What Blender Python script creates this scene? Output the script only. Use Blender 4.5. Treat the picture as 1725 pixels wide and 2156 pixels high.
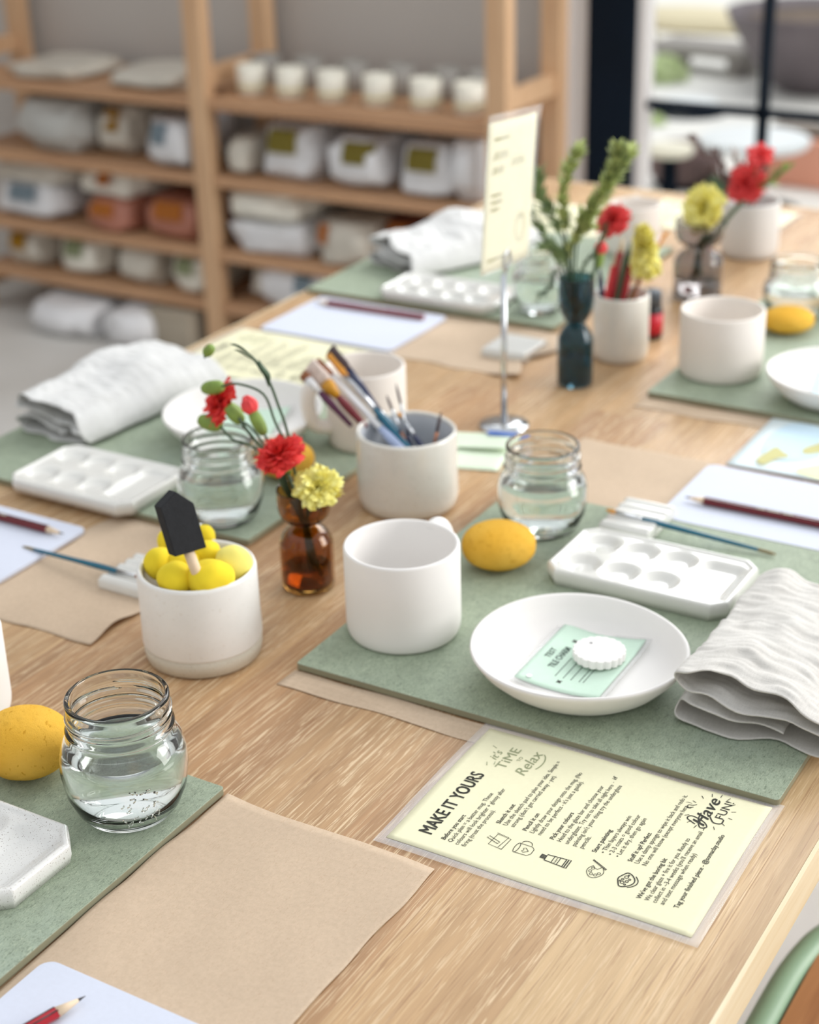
import bpy, bmesh, math, random
from mathutils import Vector, Matrix, noise as mnoise
random.seed(11)
for o in list(bpy.data.objects): bpy.data.objects.remove(o, do_unlink=True)
SC = bpy.context.scene; COL = SC.collection
PI = math.pi

# ------------------------------------------------------------ camera, world, light
# world axes: table top is the plane z=0, its long side runs along +Y, floor z=-0.78
FPX = 3470.66
CAM = Vector((0, 0, .6555))
CR = Vector((0.860862472543408, 0.5081307425422572, -0.02681327749277163))
CU = Vector((-0.19504602046623692, 0.3781946855994309, 0.9049452081118678))
CF = Vector((-0.46997111960921, 0.7738035463008694, -0.4246824913573242))
cd = bpy.data.cameras.new('camera'); cam = bpy.data.objects.new('camera', cd); COL.objects.link(cam)
cd.sensor_fit = 'VERTICAL'; cd.sensor_height = 36; cd.lens = FPX/2156*36
M = Matrix((CR, CU, -CF)).transposed().to_4x4(); M.translation = CAM
cam.matrix_world = M; cd.clip_start = .01; cd.clip_end = 100
cd.dof.use_dof = True; cd.dof.focus_distance = 1.07; cd.dof.aperture_fstop = 5.2
SC.camera = cam
SC.view_settings.view_transform = 'Standard'; SC.view_settings.look = 'None'
SC.view_settings.exposure = 0.42; SC.view_settings.gamma = 1
SC.cycles.caustics_refractive = True; SC.cycles.caustics_reflective = True
SC.cycles.max_bounces = 12; SC.cycles.transmission_bounces = 12; SC.cycles.transparent_max_bounces = 12

w = bpy.data.worlds.new('world'); SC.world = w; w.use_nodes = True
wn = w.node_tree.nodes; wl = w.node_tree.links
bg = wn['Background']; bg.inputs[1].default_value = 0.64
tc = wn.new('ShaderNodeTexCoord'); sx = wn.new('ShaderNodeSeparateXYZ'); wr = wn.new('ShaderNodeValToRGB')
wl.new(tc.outputs['Generated'], sx.inputs[0]); wl.new(sx.outputs[2], wr.inputs[0]); wl.new(wr.outputs[0], bg.inputs[0])
wr.color_ramp.elements[0].position = .35; wr.color_ramp.elements[0].color = (.84, .83, .82, 1)
wr.color_ramp.elements[1].position = .75; wr.color_ramp.elements[1].color = (1.05, 1.09, 1.12, 1)

def area(name, loc, target, sx_, sy_, power, col):
    l = bpy.data.lights.new(name, 'AREA'); l.shape = 'RECTANGLE'; l.size = sx_; l.size_y = sy_; l.energy = power; l.color = col
    o = bpy.data.objects.new(name, l); COL.objects.link(o); o.location = loc
    o.rotation_euler = (Vector(target)-Vector(loc)).to_track_quat('-Z', 'Y').to_euler(); return o
area('fill_from_right', (2.2, 2.9, 1.3), (-.6, 1.2, 0), 1.6, 1.8, 74, (1, .985, .96))  # unseen area lamp added at the right, standing in for window light
area('daylight_garden_door', (-.7, 3.50, 1.35), (-.7, 1.2, 0), 1.6, 1.2, 30, (.96, .98, 1))

area('fill_over_garden', (-1.5, 8.0, 5.0), (-1.5, 8.01, 0), 7, 6, 170, (1, .99, .96))  # area lamp added above the patio to brighten the garden

# ------------------------------------------------------------ pixel -> place helpers (photo is 1725 x 2156)
def ray(px, py): return CF + CR*((px-862.5)/FPX) - CU*((py-1078)/FPX)
def at(px, py, z=0.0):
    d = ray(px, py); return CAM + d*((z-CAM.z)/d.z)
def aty(px, py, y):
    d = ray(px, py); return CAM + d*((y-CAM.y)/d.y)

# ------------------------------------------------------------ materials
def lin(c):
    c = c/255.0
    return c/12.92 if c <= .04045 else ((c+.055)/1.055)**2.4
def rgb(r, g, b): return (lin(r), lin(g), lin(b), 1)
class N:
    def __init__(s, name):
        s.m = bpy.data.materials.new(name); s.m.use_nodes = True
        s.n = s.m.node_tree.nodes; s.l = s.m.node_tree.links; s.b = s.n['Principled BSDF']
        s.tc = s.n.new('ShaderNodeTexCoord')
    def mapv(s, scale=(1,1,1), rot=(0,0,0), src=None):
        m = s.n.new('ShaderNodeMapping'); m.inputs['Scale'].default_value = scale; m.inputs['Rotation'].default_value = rot
        s.l.new(src or s.tc.outputs['Object'], m.inputs[0]); return m.outputs[0]
    def noise(s, scale, v=None, detail=3, rough=.5, dist=0):
        t = s.n.new('ShaderNodeTexNoise'); t.inputs['Scale'].default_value = scale; t.inputs['Detail'].default_value = detail
        t.inputs['Roughness'].default_value = rough; t.inputs['Distortion'].default_value = dist
        s.l.new(v or s.tc.outputs['Object'], t.inputs['Vector']); return t.outputs['Fac']
    def ramp(s, fac, stops):
        r = s.n.new('ShaderNodeValToRGB'); s.l.new(fac, r.inputs[0]); e = r.color_ramp.elements
        while len(e) < len(stops): e.new(.5)
        for k, (p_, c) in enumerate(stops):
            e[k].position = p_; e[k].color = c if len(c) == 4 else (*c, 1)
        return r.outputs[0]
    def mix(s, f, a, b_, mode='MIX'):
        m = s.n.new('ShaderNodeMix'); m.data_type = 'RGBA'; m.blend_type = mode
        for sock, v in ((m.inputs[0], f), (m.inputs[6], a), (m.inputs[7], b_)):
            if isinstance(v, (int, float, tuple)): sock.default_value = v
            else: s.l.new(v, sock)
        return m.outputs[2]
    def math(s, op, a, b_=0.0):
        m = s.n.new('ShaderNodeMath'); m.operation = op
        for sock, v in ((m.inputs[0], a), (m.inputs[1], b_)):
            if isinstance(v, (int, float)): sock.default_value = v
            else: s.l.new(v, sock)
        return m.outputs[0]
    def set(s, **k):
        for key, v in k.items():
            sock = s.b.inputs[{'color':'Base Color','rough':'Roughness','metal':'Metallic','trans':'Transmission Weight','ior':'IOR','coat':'Coat Weight',
                               'coatrough':'Coat Roughness','sss':'Subsurface Weight','spec':'Specular IOR Level','sheen':'Sheen Weight','alpha':'Alpha','normal':'Normal'}[key]]
            if isinstance(v, (int, float, tuple)): sock.default_value = v
            else: s.l.new(v, sock)
        return s
    def bump(s, h, strength, dist=.001):
        b = s.n.new('ShaderNodeBump'); b.inputs['Strength'].default_value = strength; b.inputs['Distance'].default_value = dist
        s.l.new(h, b.inputs['Height']); s.l.new(b.outputs[0], s.b.inputs['Normal']); return s
BW = ((0,0,0,1), (1,1,1,1))

def plain(name, c, rough=.5, var=.06, scale=40, bump=0.0, bs=300, **k):
    s = N(name); f = s.noise(scale, detail=4)
    d = tuple(x*(1-var) for x in c[:3])+(1,); l = tuple(min(1, x*(1+var)) for x in c[:3])+(1,)
    s.set(color=s.ramp(f, [(.3, d), (.7, l)]), rough=rough, **k)
    if bump: s.bump(s.noise(bs, detail=3), bump, .0008)
    return s.m

def oak():
    s = N('limed_oak')
    br = s.n.new('ShaderNodeTexBrick'); br.offset = .37; br.inputs['Scale'].default_value = 1
    br.inputs['Brick Width'].default_value = 1.1; br.inputs['Row Height'].default_value = .085; br.inputs['Mortar Size'].default_value = .0004
    br.inputs['Mortar Smooth'].default_value = 1; br.inputs['Bias'].default_value = 0
    br.inputs['Color1'].default_value = (0,0,0,1); br.inputs['Color2'].default_value = (1,1,1,1); br.inputs['Mortar'].default_value = (.5,.5,.5,1)
    rv = s.mapv(rot=(0,0,PI/2)); s.l.new(rv, br.inputs['Vector'])
    tint = br.outputs['Color']
    # offset the grain of each plank
    add = s.n.new('ShaderNodeVectorMath'); add.operation = 'ADD'
    sc = s.n.new('ShaderNodeVectorMath'); sc.operation = 'SCALE'; sc.inputs['Scale'].default_value = 7.0; s.l.new(tint, sc.inputs[0])
    s.l.new(s.tc.outputs['Object'], add.inputs[0]); s.l.new(sc.outputs[0], add.inputs[1])
    src = add.outputs[0]
    wob = s.noise(3.5, src, 2)
    base = s.ramp(tint, [(0, rgb(172,134,98)), (.35, rgb(184,147,109)), (.7, rgb(194,160,120)), (1, rgb(204,174,133))])
    g1 = s.noise(1, s.mapv((26, 1.6, 1), src=src), 4, .6, .8)
    c = s.mix(.78, base, s.ramp(g1, [(.28, (.70,.66,.62)), (.5, (.96,.95,.94)), (.72, (1.13,1.12,1.08))]), 'MULTIPLY')
    g2 = s.noise(1, s.mapv((160, 5, 1), src=src), 4, .65, .5)
    c = s.mix(.6, c, s.ramp(g2, [(.35, (.82,.80,.77)), (.62, (1.06,1.06,1.05))]), 'MULTIPLY')
    # pale limed pores: short thin dashes along the grain
    p1 = s.noise(1, s.mapv((620, 19, 1), src=src), 3, .6, 1.1)
    dens = s.noise(1, s.mapv((9, 1.1, 1), src=src), 2, .5)
    pore = s.math('MULTIPLY', s.ramp(p1, [(.53, BW[0]), (.60, BW[1])]), s.ramp(dens, [(.34, (.18,.18,.18,1)), (.56, BW[1])]))
    c = s.mix(s.math('MULTIPLY', pore, .72), c, rgb(232,208,172))
    p2 = s.noise(1, s.mapv((640, 13, 1), src=src), 3, .6, .7)
    dark = s.ramp(p2, [(.56, BW[0]), (.66, BW[1])])
    c = s.mix(s.math('MULTIPLY', dark, .55), c, rgb(140,100,68))
    c = s.mix(s.math('MULTIPLY', br.outputs['Fac'], .5), c, rgb(140,104,74))
    s.set(color=c, rough=.38, spec=.35)
    s.bump(s.math('SUBTRACT', g2, s.math('MULTIPLY', p1, .6)), .25, .0006)
    return s.m
def raw_wood(name, c1, c2, axis=1, rough=.55, k=1.0):
    s = N(name); sc = [70*k, 70*k, 70*k]; sc[axis] = 3*k
    f = s.noise(1, s.mapv(tuple(sc)), 4, .6, .6); g = s.noise(3)
    c = s.ramp(f, [(.3, c1), (.7, c2)])
    c = s.mix(.35, c, s.ramp(g, [(.3, (.8,.78,.75)), (.7, (1,1,1))]), 'MULTIPLY')
    s.set(color=c, rough=rough); s.bump(f, .15, .0005); return s.m
def mdf():
    s = N('green_mdf')
    a = s.noise(9, detail=4); b_ = s.noise(110, detail=6, rough=.75)
    c = s.ramp(a, [(.3, rgb(150,162,140)), (.55, rgb(156,168,148)), (.75, rgb(161,175,161))])
    c = s.mix(.55, c, s.ramp(b_, [(.36, (.76,.76,.74)), (.5, (.98,.98,.97)), (.64, (1.18,1.18,1.16))]), 'MULTIPLY')
    # fibres
    for rot, th, colr, am in ((.5, .625, rgb(190,198,172), .55), (2.0, .63, rgb(188,198,174), .5), (1.1, .63, rgb(92,108,88), .6), (2.7, .625, rgb(100,114,94), .6)):
        f = s.noise(1, s.mapv((950, 230, 1), rot=(0,0,rot)), 2, .5, 1.8)
        c = s.mix(s.math('MULTIPLY', s.ramp(f, [(th-.03, BW[0]), (th+.03, BW[1])]), am), c, colr)
    geo = s.n.new('ShaderNodeNewGeometry'); sp = s.n.new('ShaderNodeSeparateXYZ'); s.l.new(geo.outputs['Normal'], sp.inputs[0])
    side = s.math('GREATER_THAN', .5, sp.outputs[2])
    c = s.mix(side, c, s.mix(.4, rgb(142,140,116), s.ramp(b_, [(.3, (.8,.8,.8)), (.7, (1,1,1))]), 'MULTIPLY'))
    s.set(color=c, rough=.6, spec=.3); s.bump(b_, .12, .0004); return s.m
def paper(name, c, var=.05, fib=False, rough=.75):
    s = N(name); a = s.noise(14, detail=5); b_ = s.noise(260, detail=4, rough=.7)
    d = tuple(x*(1-var) for x in c[:3])+(1,); l = tuple(min(1, x*(1+var*.6)) for x in c[:3])+(1,)
    cc = s.ramp(a, [(.3, d), (.7, l)])
    cc = s.mix(.5 if fib else .15, cc, s.ramp(b_, [(.35, (.86,.85,.83)), (.65, (1.06,1.06,1.06))]), 'MULTIPLY')
    if fib:
        for rot in (.4, 1.9):
            f = s.noise(1, s.mapv((1100, 260, 1), rot=(0,0,rot)), 2, .5, 1.5)
            cc = s.mix(s.math('MULTIPLY', s.ramp(f, [(.61, BW[0]), (.68, BW[1])]), .25), cc, rgb(168,134,104))
    s.set(color=cc, rough=rough, spec=.25); s.bump(b_, .06, .0003); return s.m
def ceramic_speck(name, c, speck, amt=.7, rough=.3, coat=.4, th=.68, sc=900):
    s = N(name); f = s.noise(sc, detail=1); g = s.noise(60)
    cc = s.mix(s.math('MULTIPLY', s.ramp(f, [(th, BW[0]), (th+.05, BW[1])]), amt), s.ramp(g, [(.3, tuple(x*.96 for x in c[:3])+(1,)), (.7, c)]), speck)
    s.set(color=cc, rough=rough, coat=coat, coatrough=.08); s.bump(s.noise(120, detail=3), .12, .0008); return s.m
def glass(name, c=(1,1,1,1), rough=0.0, ior=1.45):
    s = N(name); s.set(color=c, rough=rough, trans=1.0, ior=ior); return s.m
def fabric(name, c):
    s = N(name); a = s.noise(30, s.mapv((1.6, .5, 1)), 4)
    wv = s.noise(1, s.mapv((1500, 120, 600)), 2); wh = s.noise(1, s.mapv((120, 1500, 600)), 2)
    cc = s.mix(.5, c, s.ramp(a, [(.3, (.86,.85,.84)), (.7, (1,1,1))]), 'MULTIPLY')
    t = s.math('ADD', wv, wh)
    cc = s.mix(.5, cc, s.ramp(s.math('MULTIPLY', t, .5), [(.36, (.80,.80,.79)), (.62, (1.04,1.04,1.04))]), 'MULTIPLY')
    s.set(color=cc, rough=.9, sheen=.15, spec=.1); s.bump(t, .35, .0006); return s.m
def sponge_mat():
    s = N('yellow_sponge'); a = s.noise(20); p_ = s.noise(1, s.mapv((300, 240, 200)), 2); f = s.noise(1400, detail=2)
    c = s.ramp(a, [(.3, rgb(228,172,58)), (.7, rgb(238,190,84))])
    c = s.mix(s.math('MULTIPLY', s.ramp(p_, [(.64, BW[0]), (.70, BW[1])]), .7), c, rgb(200,142,36))
    s.set(color=c, rough=.95, spec=.1, sss=0.0); s.bump(s.math('SUBTRACT', f, s.math('MULTIPLY', p_, 1.2)), .6, .0010); return s.m

OAK = oak(); EDGE = raw_wood('pale_table_edge', rgb(226,202,160), rgb(246,232,204), 1, .6)
PINE = raw_wood('pine', rgb(192,152,116), rgb(218,182,144), 2)
PINEX = raw_wood('pine_board', rgb(172,130,98), rgb(200,158,120), 0)
MDF = mdf(); KRAFT = paper('kraft_paper', rgb(202,180,156), .06, True); WPAPER = paper('white_paper', rgb(210,215,230), .015)
YPAPER = paper('yellow_paper', rgb(234,230,197), .02); INK = plain('ink', rgb(44,44,34), .7); INKG = plain('grey_ink', rgb(150,156,120), .7)
BISQUE = plain('bisque_ceramic', rgb(234,227,220), .62, .02, 25, spec=.3)
BISQUEW = plain('white_bisque', rgb(237,234,231), .6, .015, 25, spec=.3)
GLAZEW = ceramic_speck('white_glaze', rgb(226,225,220), rgb(190,180,168), .2, .12, .7, .70)
GLAZES = ceramic_speck('speckled_glaze', rgb(232,231,228), rgb(120,104,90), .8, .25, .35, .66, 1100)
STONE = ceramic_speck('stoneware_glaze', rgb(230,227,219), rgb(196,186,172), .4, .22, .5, .64, 500)
RAWCLAY = ceramic_speck('raw_stoneware', rgb(206,197,180), rgb(176,162,142), .5, .8, 0, .62, 700)
POTW = ceramic_speck('matt_white_glaze', rgb(240,239,236), rgb(214,206,194), .35, .45, .1, .68, 420)
GREYIN = plain('grey_glaze', rgb(186,190,196), .3, .03)
GLASS = glass('clear_glass', (.96,.985,.97,1)); WATER = glass('water', (.97,.99,.98,1), 0, 1.33)
AMBER = glass('amber_glass', (.55,.29,.07,1)); AMBERW = glass('amber_water', (.30,.13,.04,1), 0, 1.33)
TEALG = glass('teal_glass', (.10,.22,.28,1)); SMOKE = glass('smoke_glass', (.52,.50,.50,1))
SPONGE = sponge_mat(); LINEN = fabric('linen', rgb(214,211,206)); LINENW = fabric('white_linen', rgb(222,222,221))
RED = N('red_petal'); RED.set(color=RED.ramp(RED.noise(160, detail=3), [(.3, rgb(206,24,30)), (.6, rgb(236,58,52)), (.8, rgb(246,110,92))]), rough=.7, sss=.05); RED = RED.m
CORAL = plain('coral_petal', rgb(232,74,76), .7, .15, 120); YEL = N('yellow_petal'); YEL.set(color=YEL.ramp(YEL.noise(150, detail=3), [(.3, rgb(236,222,96)), (.6, rgb(248,242,150)), (.8, rgb(252,250,196))]), rough=.7); YEL = YEL.m
GREEN = plain('leaf_green', rgb(126,152,70), .6, .2, 90); DGREEN = plain('stem_green', rgb(66,88,62), .6, .2, 90); SAGE = plain('sage_green', rgb(128,150,100), .6, .2, 60)
CHROME = plain('chrome', rgb(205,208,212), .18, .02, metal=1.0)
FOAMY = plain('yellow_foam', rgb(240,214,44), .9, .05, 60, .3, 900); FOAML = plain('pale_yellow_foam', rgb(244,230,120), .9, .05, 60, .3, 900)
BLACKF = plain('black_foam', rgb(34,36,40), .9, .15, 200, .5, 1200); BIRCH = plain('birch_wood', rgb(232,208,178), .6, .08, 60)
MAROON = plain('maroon_lacquer', rgb(112,22,32), .25, .06); REDLAC = plain('red_lacquer', rgb(170,24,40), .25, .05); BLACK = plain('black_paint', rgb(28,28,32), .35, .1)
GRAPH = plain('graphite', rgb(70,70,76), .4); TEALH = plain('teal_lacquer', rgb(22,98,124), .25, .06); OLIVE = plain('worn_wood_tip', rgb(134,118,80), .6, .1)
BRIST = plain('brown_bristle', rgb(150,96,66), .8, .25, 200); BRISTW = plain('pale_bristle', rgb(224,206,196), .8, .15, 200); BRISTO = plain('orange_bristle', rgb(228,160,70), .8, .15, 200); BRISTD = plain('dark_bristle', rgb(84,70,72), .8, .2, 200)
WHITEP = plain('white_plastic', rgb(238,238,240), .35, .02); AMBH = plain('amber_lacquer', rgb(206,146,36), .25, .1); PURP = plain('plum_lacquer', rgb(84,32,66), .25, .1); NAVY = plain('navy_lacquer', rgb(36,44,78), .25, .1)
LILAC = plain('pale_blue_lacquer', rgb(168,182,214), .3, .05); COPPER = plain('copper_ferrule', rgb(196,130,92), .3, .05, metal=.8)
MINT = paper('mint_card', rgb(202,226,209), .03); PALEMINT = paper('pale_mint_card', rgb(226,240,218), .02); BLUE = plain('blue_print', rgb(40,100,190), .4, .05)
GCHAIR = plain('sage_metal', rgb(150,182,152), .38, .03, 20, spec=.5); SEATW = raw_wood('seat_wood', rgb(158,104,64), rgb(196,140,92), 1)

# ------------------------------------------------------------ object helpers
def obj(name, bm, mat, parent=None, smooth=True, label=None, matrix=None):
    me = bpy.data.meshes.new(name); bmesh.ops.recalc_face_normals(bm, faces=bm.faces); bm.to_mesh(me); bm.free()
    for m in (mat if isinstance(mat, (list, tuple)) else [mat]): me.materials.append(m)
    if smooth: me.polygons.foreach_set('use_smooth', [True]*len(me.polygons))
    o = bpy.data.objects.new(name, me); COL.objects.link(o)
    if parent is not None:
        o.parent = parent
        if matrix is None: o.matrix_parent_inverse = parent.matrix_basis.inverted()   # part coordinates given in world space
    if matrix is not None: o.matrix_basis = matrix
    if label: o['label'] = label
    return o
def local(name, bm, mat, parent, smooth=True, label=None):                              # part coordinates given in the thing's own space
    return obj(name, bm, mat, parent, smooth, label, Matrix.Identity(4))
def thing(name, label, cat, loc=(0,0,0), rz=0, group=None):
    o = bpy.data.objects.new(name, None); COL.objects.link(o); o.empty_display_size = .02
    o.matrix_basis = Matrix.Translation(Vector(loc)) @ Matrix.Rotation(rz, 4, 'Z')
    o['label'] = label; o['category'] = cat
    if group: o['group'] = group
    return o
def tag(o, label, cat, group=None):
    o['label'] = label; o['category'] = cat
    if group: o['group'] = group
    return o
def struct(name, bm, mat, smooth=False):
    o = obj(name, bm, mat, None, smooth); o['kind'] = 'structure'; return o
def sharp(o, ang=35):
    me = o.data; me.set_sharp_from_angle(angle=math.radians(ang)); return o
def dup(root, loc, rz, label, group=None, scale=None):
    r = root.copy(); COL.objects.link(r); r.matrix_basis = Matrix.Translation(Vector(loc)) @ Matrix.Rotation(rz, 4, 'Z')
    if scale: r.scale = scale
    r['label'] = label
    if group: r['group'] = group
    for ch in [c for c in bpy.data.objects if c.parent == root]:
        c = ch.copy(); COL.objects.link(c); c.parent = r; c.matrix_parent_inverse = ch.matrix_parent_inverse
        for g in [q for q in bpy.data.objects if q.parent == ch]:
            d = g.copy(); COL.objects.link(d); d.parent = c; d.matrix_parent_inverse = g.matrix_parent_inverse
    return r

def box(bm, x0, x1, y0, y1, z0, z1, bev=0, seg=2):
    r = bmesh.ops.create_cube(bm, size=1)['verts']
    for v in r: v.co = Vector(((x0+x1)/2+v.co.x*(x1-x0), (y0+y1)/2+v.co.y*(y1-y0), (z0+z1)/2+v.co.z*(z1-z0)))
    if bev:
        es = list({e for v in r for e in v.link_edges}); bmesh.ops.bevel(bm, geom=es, offset=bev, segments=seg, affect='EDGES', profile=.5)
    return bm
def nbox(*a, **k): return box(bmesh.new(), *a, **k)
def lathe(prof, n=64, fn=None, bm=None, closed=False):
    bm = bm or bmesh.new(); rings = []
    for r, z in prof:
        if r < 1e-6: rings.append([bm.verts.new((0, 0, z))])
        else: rings.append([bm.verts.new((r*math.cos(2*PI*k/n), r*math.sin(2*PI*k/n), z)) for k in range(n)])
    pairs = list(zip(rings, rings[1:]))
    if closed: pairs.append((rings[-1], rings[0]))
    for a, b in pairs:
        for k in range(n):
            l = (k+1) % n
            if len(a) == 1 and len(b) == 1: continue
            if len(a) == 1: bm.faces.new((a[0], b[k], b[l]))
            elif len(b) == 1: bm.faces.new((a[k], a[l], b[0]))
            else: bm.faces.new((a[k], a[l], b[l], b[k]))
    if fn:
        for v in bm.verts: v.co = fn(v.co)
    return bm
def catmull(P, n=6, closed=False):
    P = [Vector(p) for p in P]; out = []; L = len(P)
    rng = range(L if closed else L-1)
    for i in rng:
        g = (lambda k: P[k % L]) if closed else (lambda k: P[max(0, min(L-1, k))])
        a, b, c, d = g(i-1), g(i), g(i+1), g(i+2)
        for k in range(n):
            t = k/n; out.append(.5*((2*b)+(c-a)*t+(2*a-5*b+4*c-d)*t*t+(3*b-a-3*c+d)*t**3))
    if not closed: out.append(P[-1])
    return out
def tube(bm, P, R, n=10, flat=None, cap=True):
    P = [Vector(p) for p in P]; R = R if isinstance(R, (list, tuple)) else [R]*len(P)
    T = [(P[min(i+1, len(P)-1)]-P[max(i-1, 0)]).normalized() for i in range(len(P))]
    up = Vector((0,0,1)) if abs(T[0].z) < .9 else Vector((0,1,0))
    nrm = (up - T[0]*up.dot(T[0])).normalized(); rings = []
    for p, t, r in zip(P, T, R):
        nrm = (nrm - t*nrm.dot(t)).normalized(); bi = t.cross(nrm)
        fx, fy = flat or (1, 1)
        rings.append([bm.verts.new(p+(nrm*math.cos(2*PI*k/n)*fx+bi*math.sin(2*PI*k/n)*fy)*r) for k in range(n)])
    for a, b in zip(rings, rings[1:]):
        for k in range(n): bm.faces.new((a[k], a[(k+1) % n], b[(k+1) % n], b[k]))
    if cap: bm.faces.new(rings[0][::-1]); bm.faces.new(rings[-1])
    return bm
def prism(bm, pts, z0, z1):
    a = [bm.verts.new((x, y, z0)) for x, y in pts]; b = [bm.verts.new((x, y, z1)) for x, y in pts]
    bm.faces.new(a[::-1]); bm.faces.new(b)
    for i in range(len(pts)): bm.faces.new((a[i], a[(i+1) % len(pts)], b[(i+1) % len(pts)], b[i]))
    return bm
def rrect(x0, x1, y0, y1, r, n=6):
    out = []
    for cx, cy, a0 in ((x1-r, y1-r, 0), (x0+r, y1-r, PI/2), (x0+r, y0+r, PI), (x1-r, y0+r, 1.5*PI)):
        for k in range(n+1): a = a0+PI/2*k/n; out.append((cx+r*math.cos(a), cy+r*math.sin(a)))
    return out
def sheet(bm, x0, x1, y0, y1, z, th, nx=30, ny=30, fn=None, edge=0.0, seed=0):
    """thin sheet of paper; fn(u,v)->lift; edge = waviness of its outline"""
    top = [[None]*(ny+1) for _ in range(nx+1)]; bot = [[None]*(ny+1) for _ in range(nx+1)]
    for i in range(nx+1):
        for j in range(ny+1):
            u, v = i/nx, j/ny; x = x0+(x1-x0)*u; y = y0+(y1-y0)*v
            if edge:
                y += edge*mnoise.noise(Vector((x*18, seed, 0)))*(abs(v-.5)*2)**4; x += edge*mnoise.noise(Vector((seed, y*18, 3)))*(abs(u-.5)*2)**4
            h = fn(u, v) if fn else 0
            top[i][j] = bm.verts.new((x, y, z+th+h)); bot[i][j] = bm.verts.new((x, y, z+h))
    for i in range(nx):
        for j in range(ny):
            bm.faces.new((top[i][j], top[i+1][j], top[i+1][j+1], top[i][j+1])); bm.faces.new((bot[i][j], bot[i][j+1], bot[i+1][j+1], bot[i+1][j]))
    for i in range(nx):
        bm.faces.new((top[i][0], bot[i][0], bot[i+1][0], top[i+1][0])); bm.faces.new((top[i][ny], top[i+1][ny], bot[i+1][ny], bot[i][ny]))
    for j in range(ny):
        bm.faces.new((top[0][j], top[0][j+1], bot[0][j+1], bot[0][j])); bm.faces.new((top[nx][j], bot[nx][j], bot[nx][j+1], top[nx][j+1]))
    return bm
def textbm(s, x, y, width, height, bold=0.0, flip=True, z=0.0, mat3=None, shear=0.0, bm=None):
    """letters laid on the local XY plane, baseline start (x,y), +X reading direction, given width and letter size in metres"""
    cu = bpy.data.curves.new('t', 'FONT'); cu.body = s; cu.size = 1; cu.offset = bold; cu.shear = shear; cu.resolution_u = 3
    o = bpy.data.objects.new('t', cu); COL.objects.link(o); bpy.context.view_layer.update()
    me = bpy.data.meshes.new_from_object(o.evaluated_get(bpy.context.evaluated_depsgraph_get()))
    bpy.data.objects.remove(o, do_unlink=True); bpy.data.curves.remove(cu)
    xs = [v.co.x for v in me.vertices]; x0, x1 = min(xs), max(xs); k = width/(x1-x0) if width else height
    for v in me.vertices: v.co = Vector((x+(v.co.x-x0)*k, y+v.co.y*height, z))
    bm = bm or bmesh.new(); bm.from_mesh(me); bpy.data.meshes.remove(me); return bm
def line(bm, pts, w_=.0004, z=0.0, closed=False):
    """flat drawn stroke on the local XY plane"""
    P = [Vector((p[0], p[1], 0)) for p in pts]
    if closed: P.append(P[0])
    L = []
    for i, p in enumerate(P):
        t = (P[min(i+1, len(P)-1)]-P[max(i-1, 0)])
        if t.length < 1e-9: t = Vector((1,0,0))
        t.normalize(); n = Vector((-t.y, t.x, 0))*w_/2
        L.append((bm.verts.new(p+n+Vector((0,0,z))), bm.verts.new(p-n+Vector((0,0,z)))))
    for a, b in zip(L, L[1:]): bm.faces.new((a[0], a[1], b[1], b[0]))
    return bm
def circ(cx, cy, rx, ry=None, n=20, a0=0, a1=2*PI):
    ry = ry or rx; return [(cx+rx*math.cos(a0+(a1-a0)*k/n), cy+ry*math.sin(a0+(a1-a0)*k/n)) for k in range(n+1)]

# ------------------------------------------------------------ room
FZ = -.78
concrete = N('concrete_floor'); concrete.set(color=concrete.ramp(concrete.noise(2.2, detail=6), [(.3, rgb(186,182,176)), (.7, rgb(206,204,200))]), rough=.55); concrete = concrete.m
wallm = plain('grey_wall_paint', rgb(186,181,176), .8, .02, 3); whitem = plain('white_trim_paint', rgb(226,222,220), .5, .01, 5)
blackm = plain('dark_navy_frame_paint', rgb(4,18,32), .7, .15, 6, spec=.15)
struct('floor', nbox(-5.2, 3.2, -2.2, 3.58, FZ-.1, FZ), concrete)
WX0, WX1 = -1.737, 1.5
struct('wall_back', nbox(-5.2, WX0, 3.58, 3.70, FZ, 2.2), wallm)
struct('wall_above_door', nbox(WX0, 3.2, 3.58, 3.70, 1.55, 2.2), wallm)
struct('wall_back_right', nbox(WX1, 3.2, 3.58, 3.70, FZ, 1.55), wallm)
struct('wall_left', nbox(-5.32, -5.2, -2.2, 3.70, FZ, 2.2), wallm)
bm = nbox(WX0, -1.668, 3.555, 3.70, FZ, 1.55); box(bm, -1.668, -1.640, 3.565, 3.70, FZ, 1.55); box(bm, WX0+.035, -1.69, 3.548, 3.555, FZ, 1.55); struct('trim_1', bm, whitem)
bm = nbox(-1.640, -1.522, 3.55, 3.61, FZ, 1.5); box(bm, 1.38, 1.5, 3.55, 3.61, FZ, 1.5); box(bm, -1.522, 1.38, 3.55, 3.61, FZ, FZ+.12); box(bm, -1.522, 1.38, 3.55, 3.61, 1.42, 1.5)
door = struct('door_1', bm, blackm)
bm = bmesh.new()
for x in (-1.222, -.92, -.62, -.32, -.02, .28, .58, .88, 1.18): box(bm, x-.009, x+.009, 3.565, 3.60, FZ+.12, 1.42)
for z in (-.505, -.122, .26, .64, 1.02): box(bm, -1.522, 1.38, 3.565, 3.60, z-.008, z+.008)
obj('glazing_bars', bm, blackm, door, False)
bm = nbox(-1.521, -1.497, 3.56, 3.605, FZ+.12, 1.42); obj('glazing_bead', bm, whitem, door, False, 'thin white bead')
pane = glass('window_glass', (1,1,1,1), 0, 1.02)
obj('pane', nbox(-1.52, 1.38, 3.580, 3.584, FZ+.12, 1.42), pane, door, False)

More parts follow.
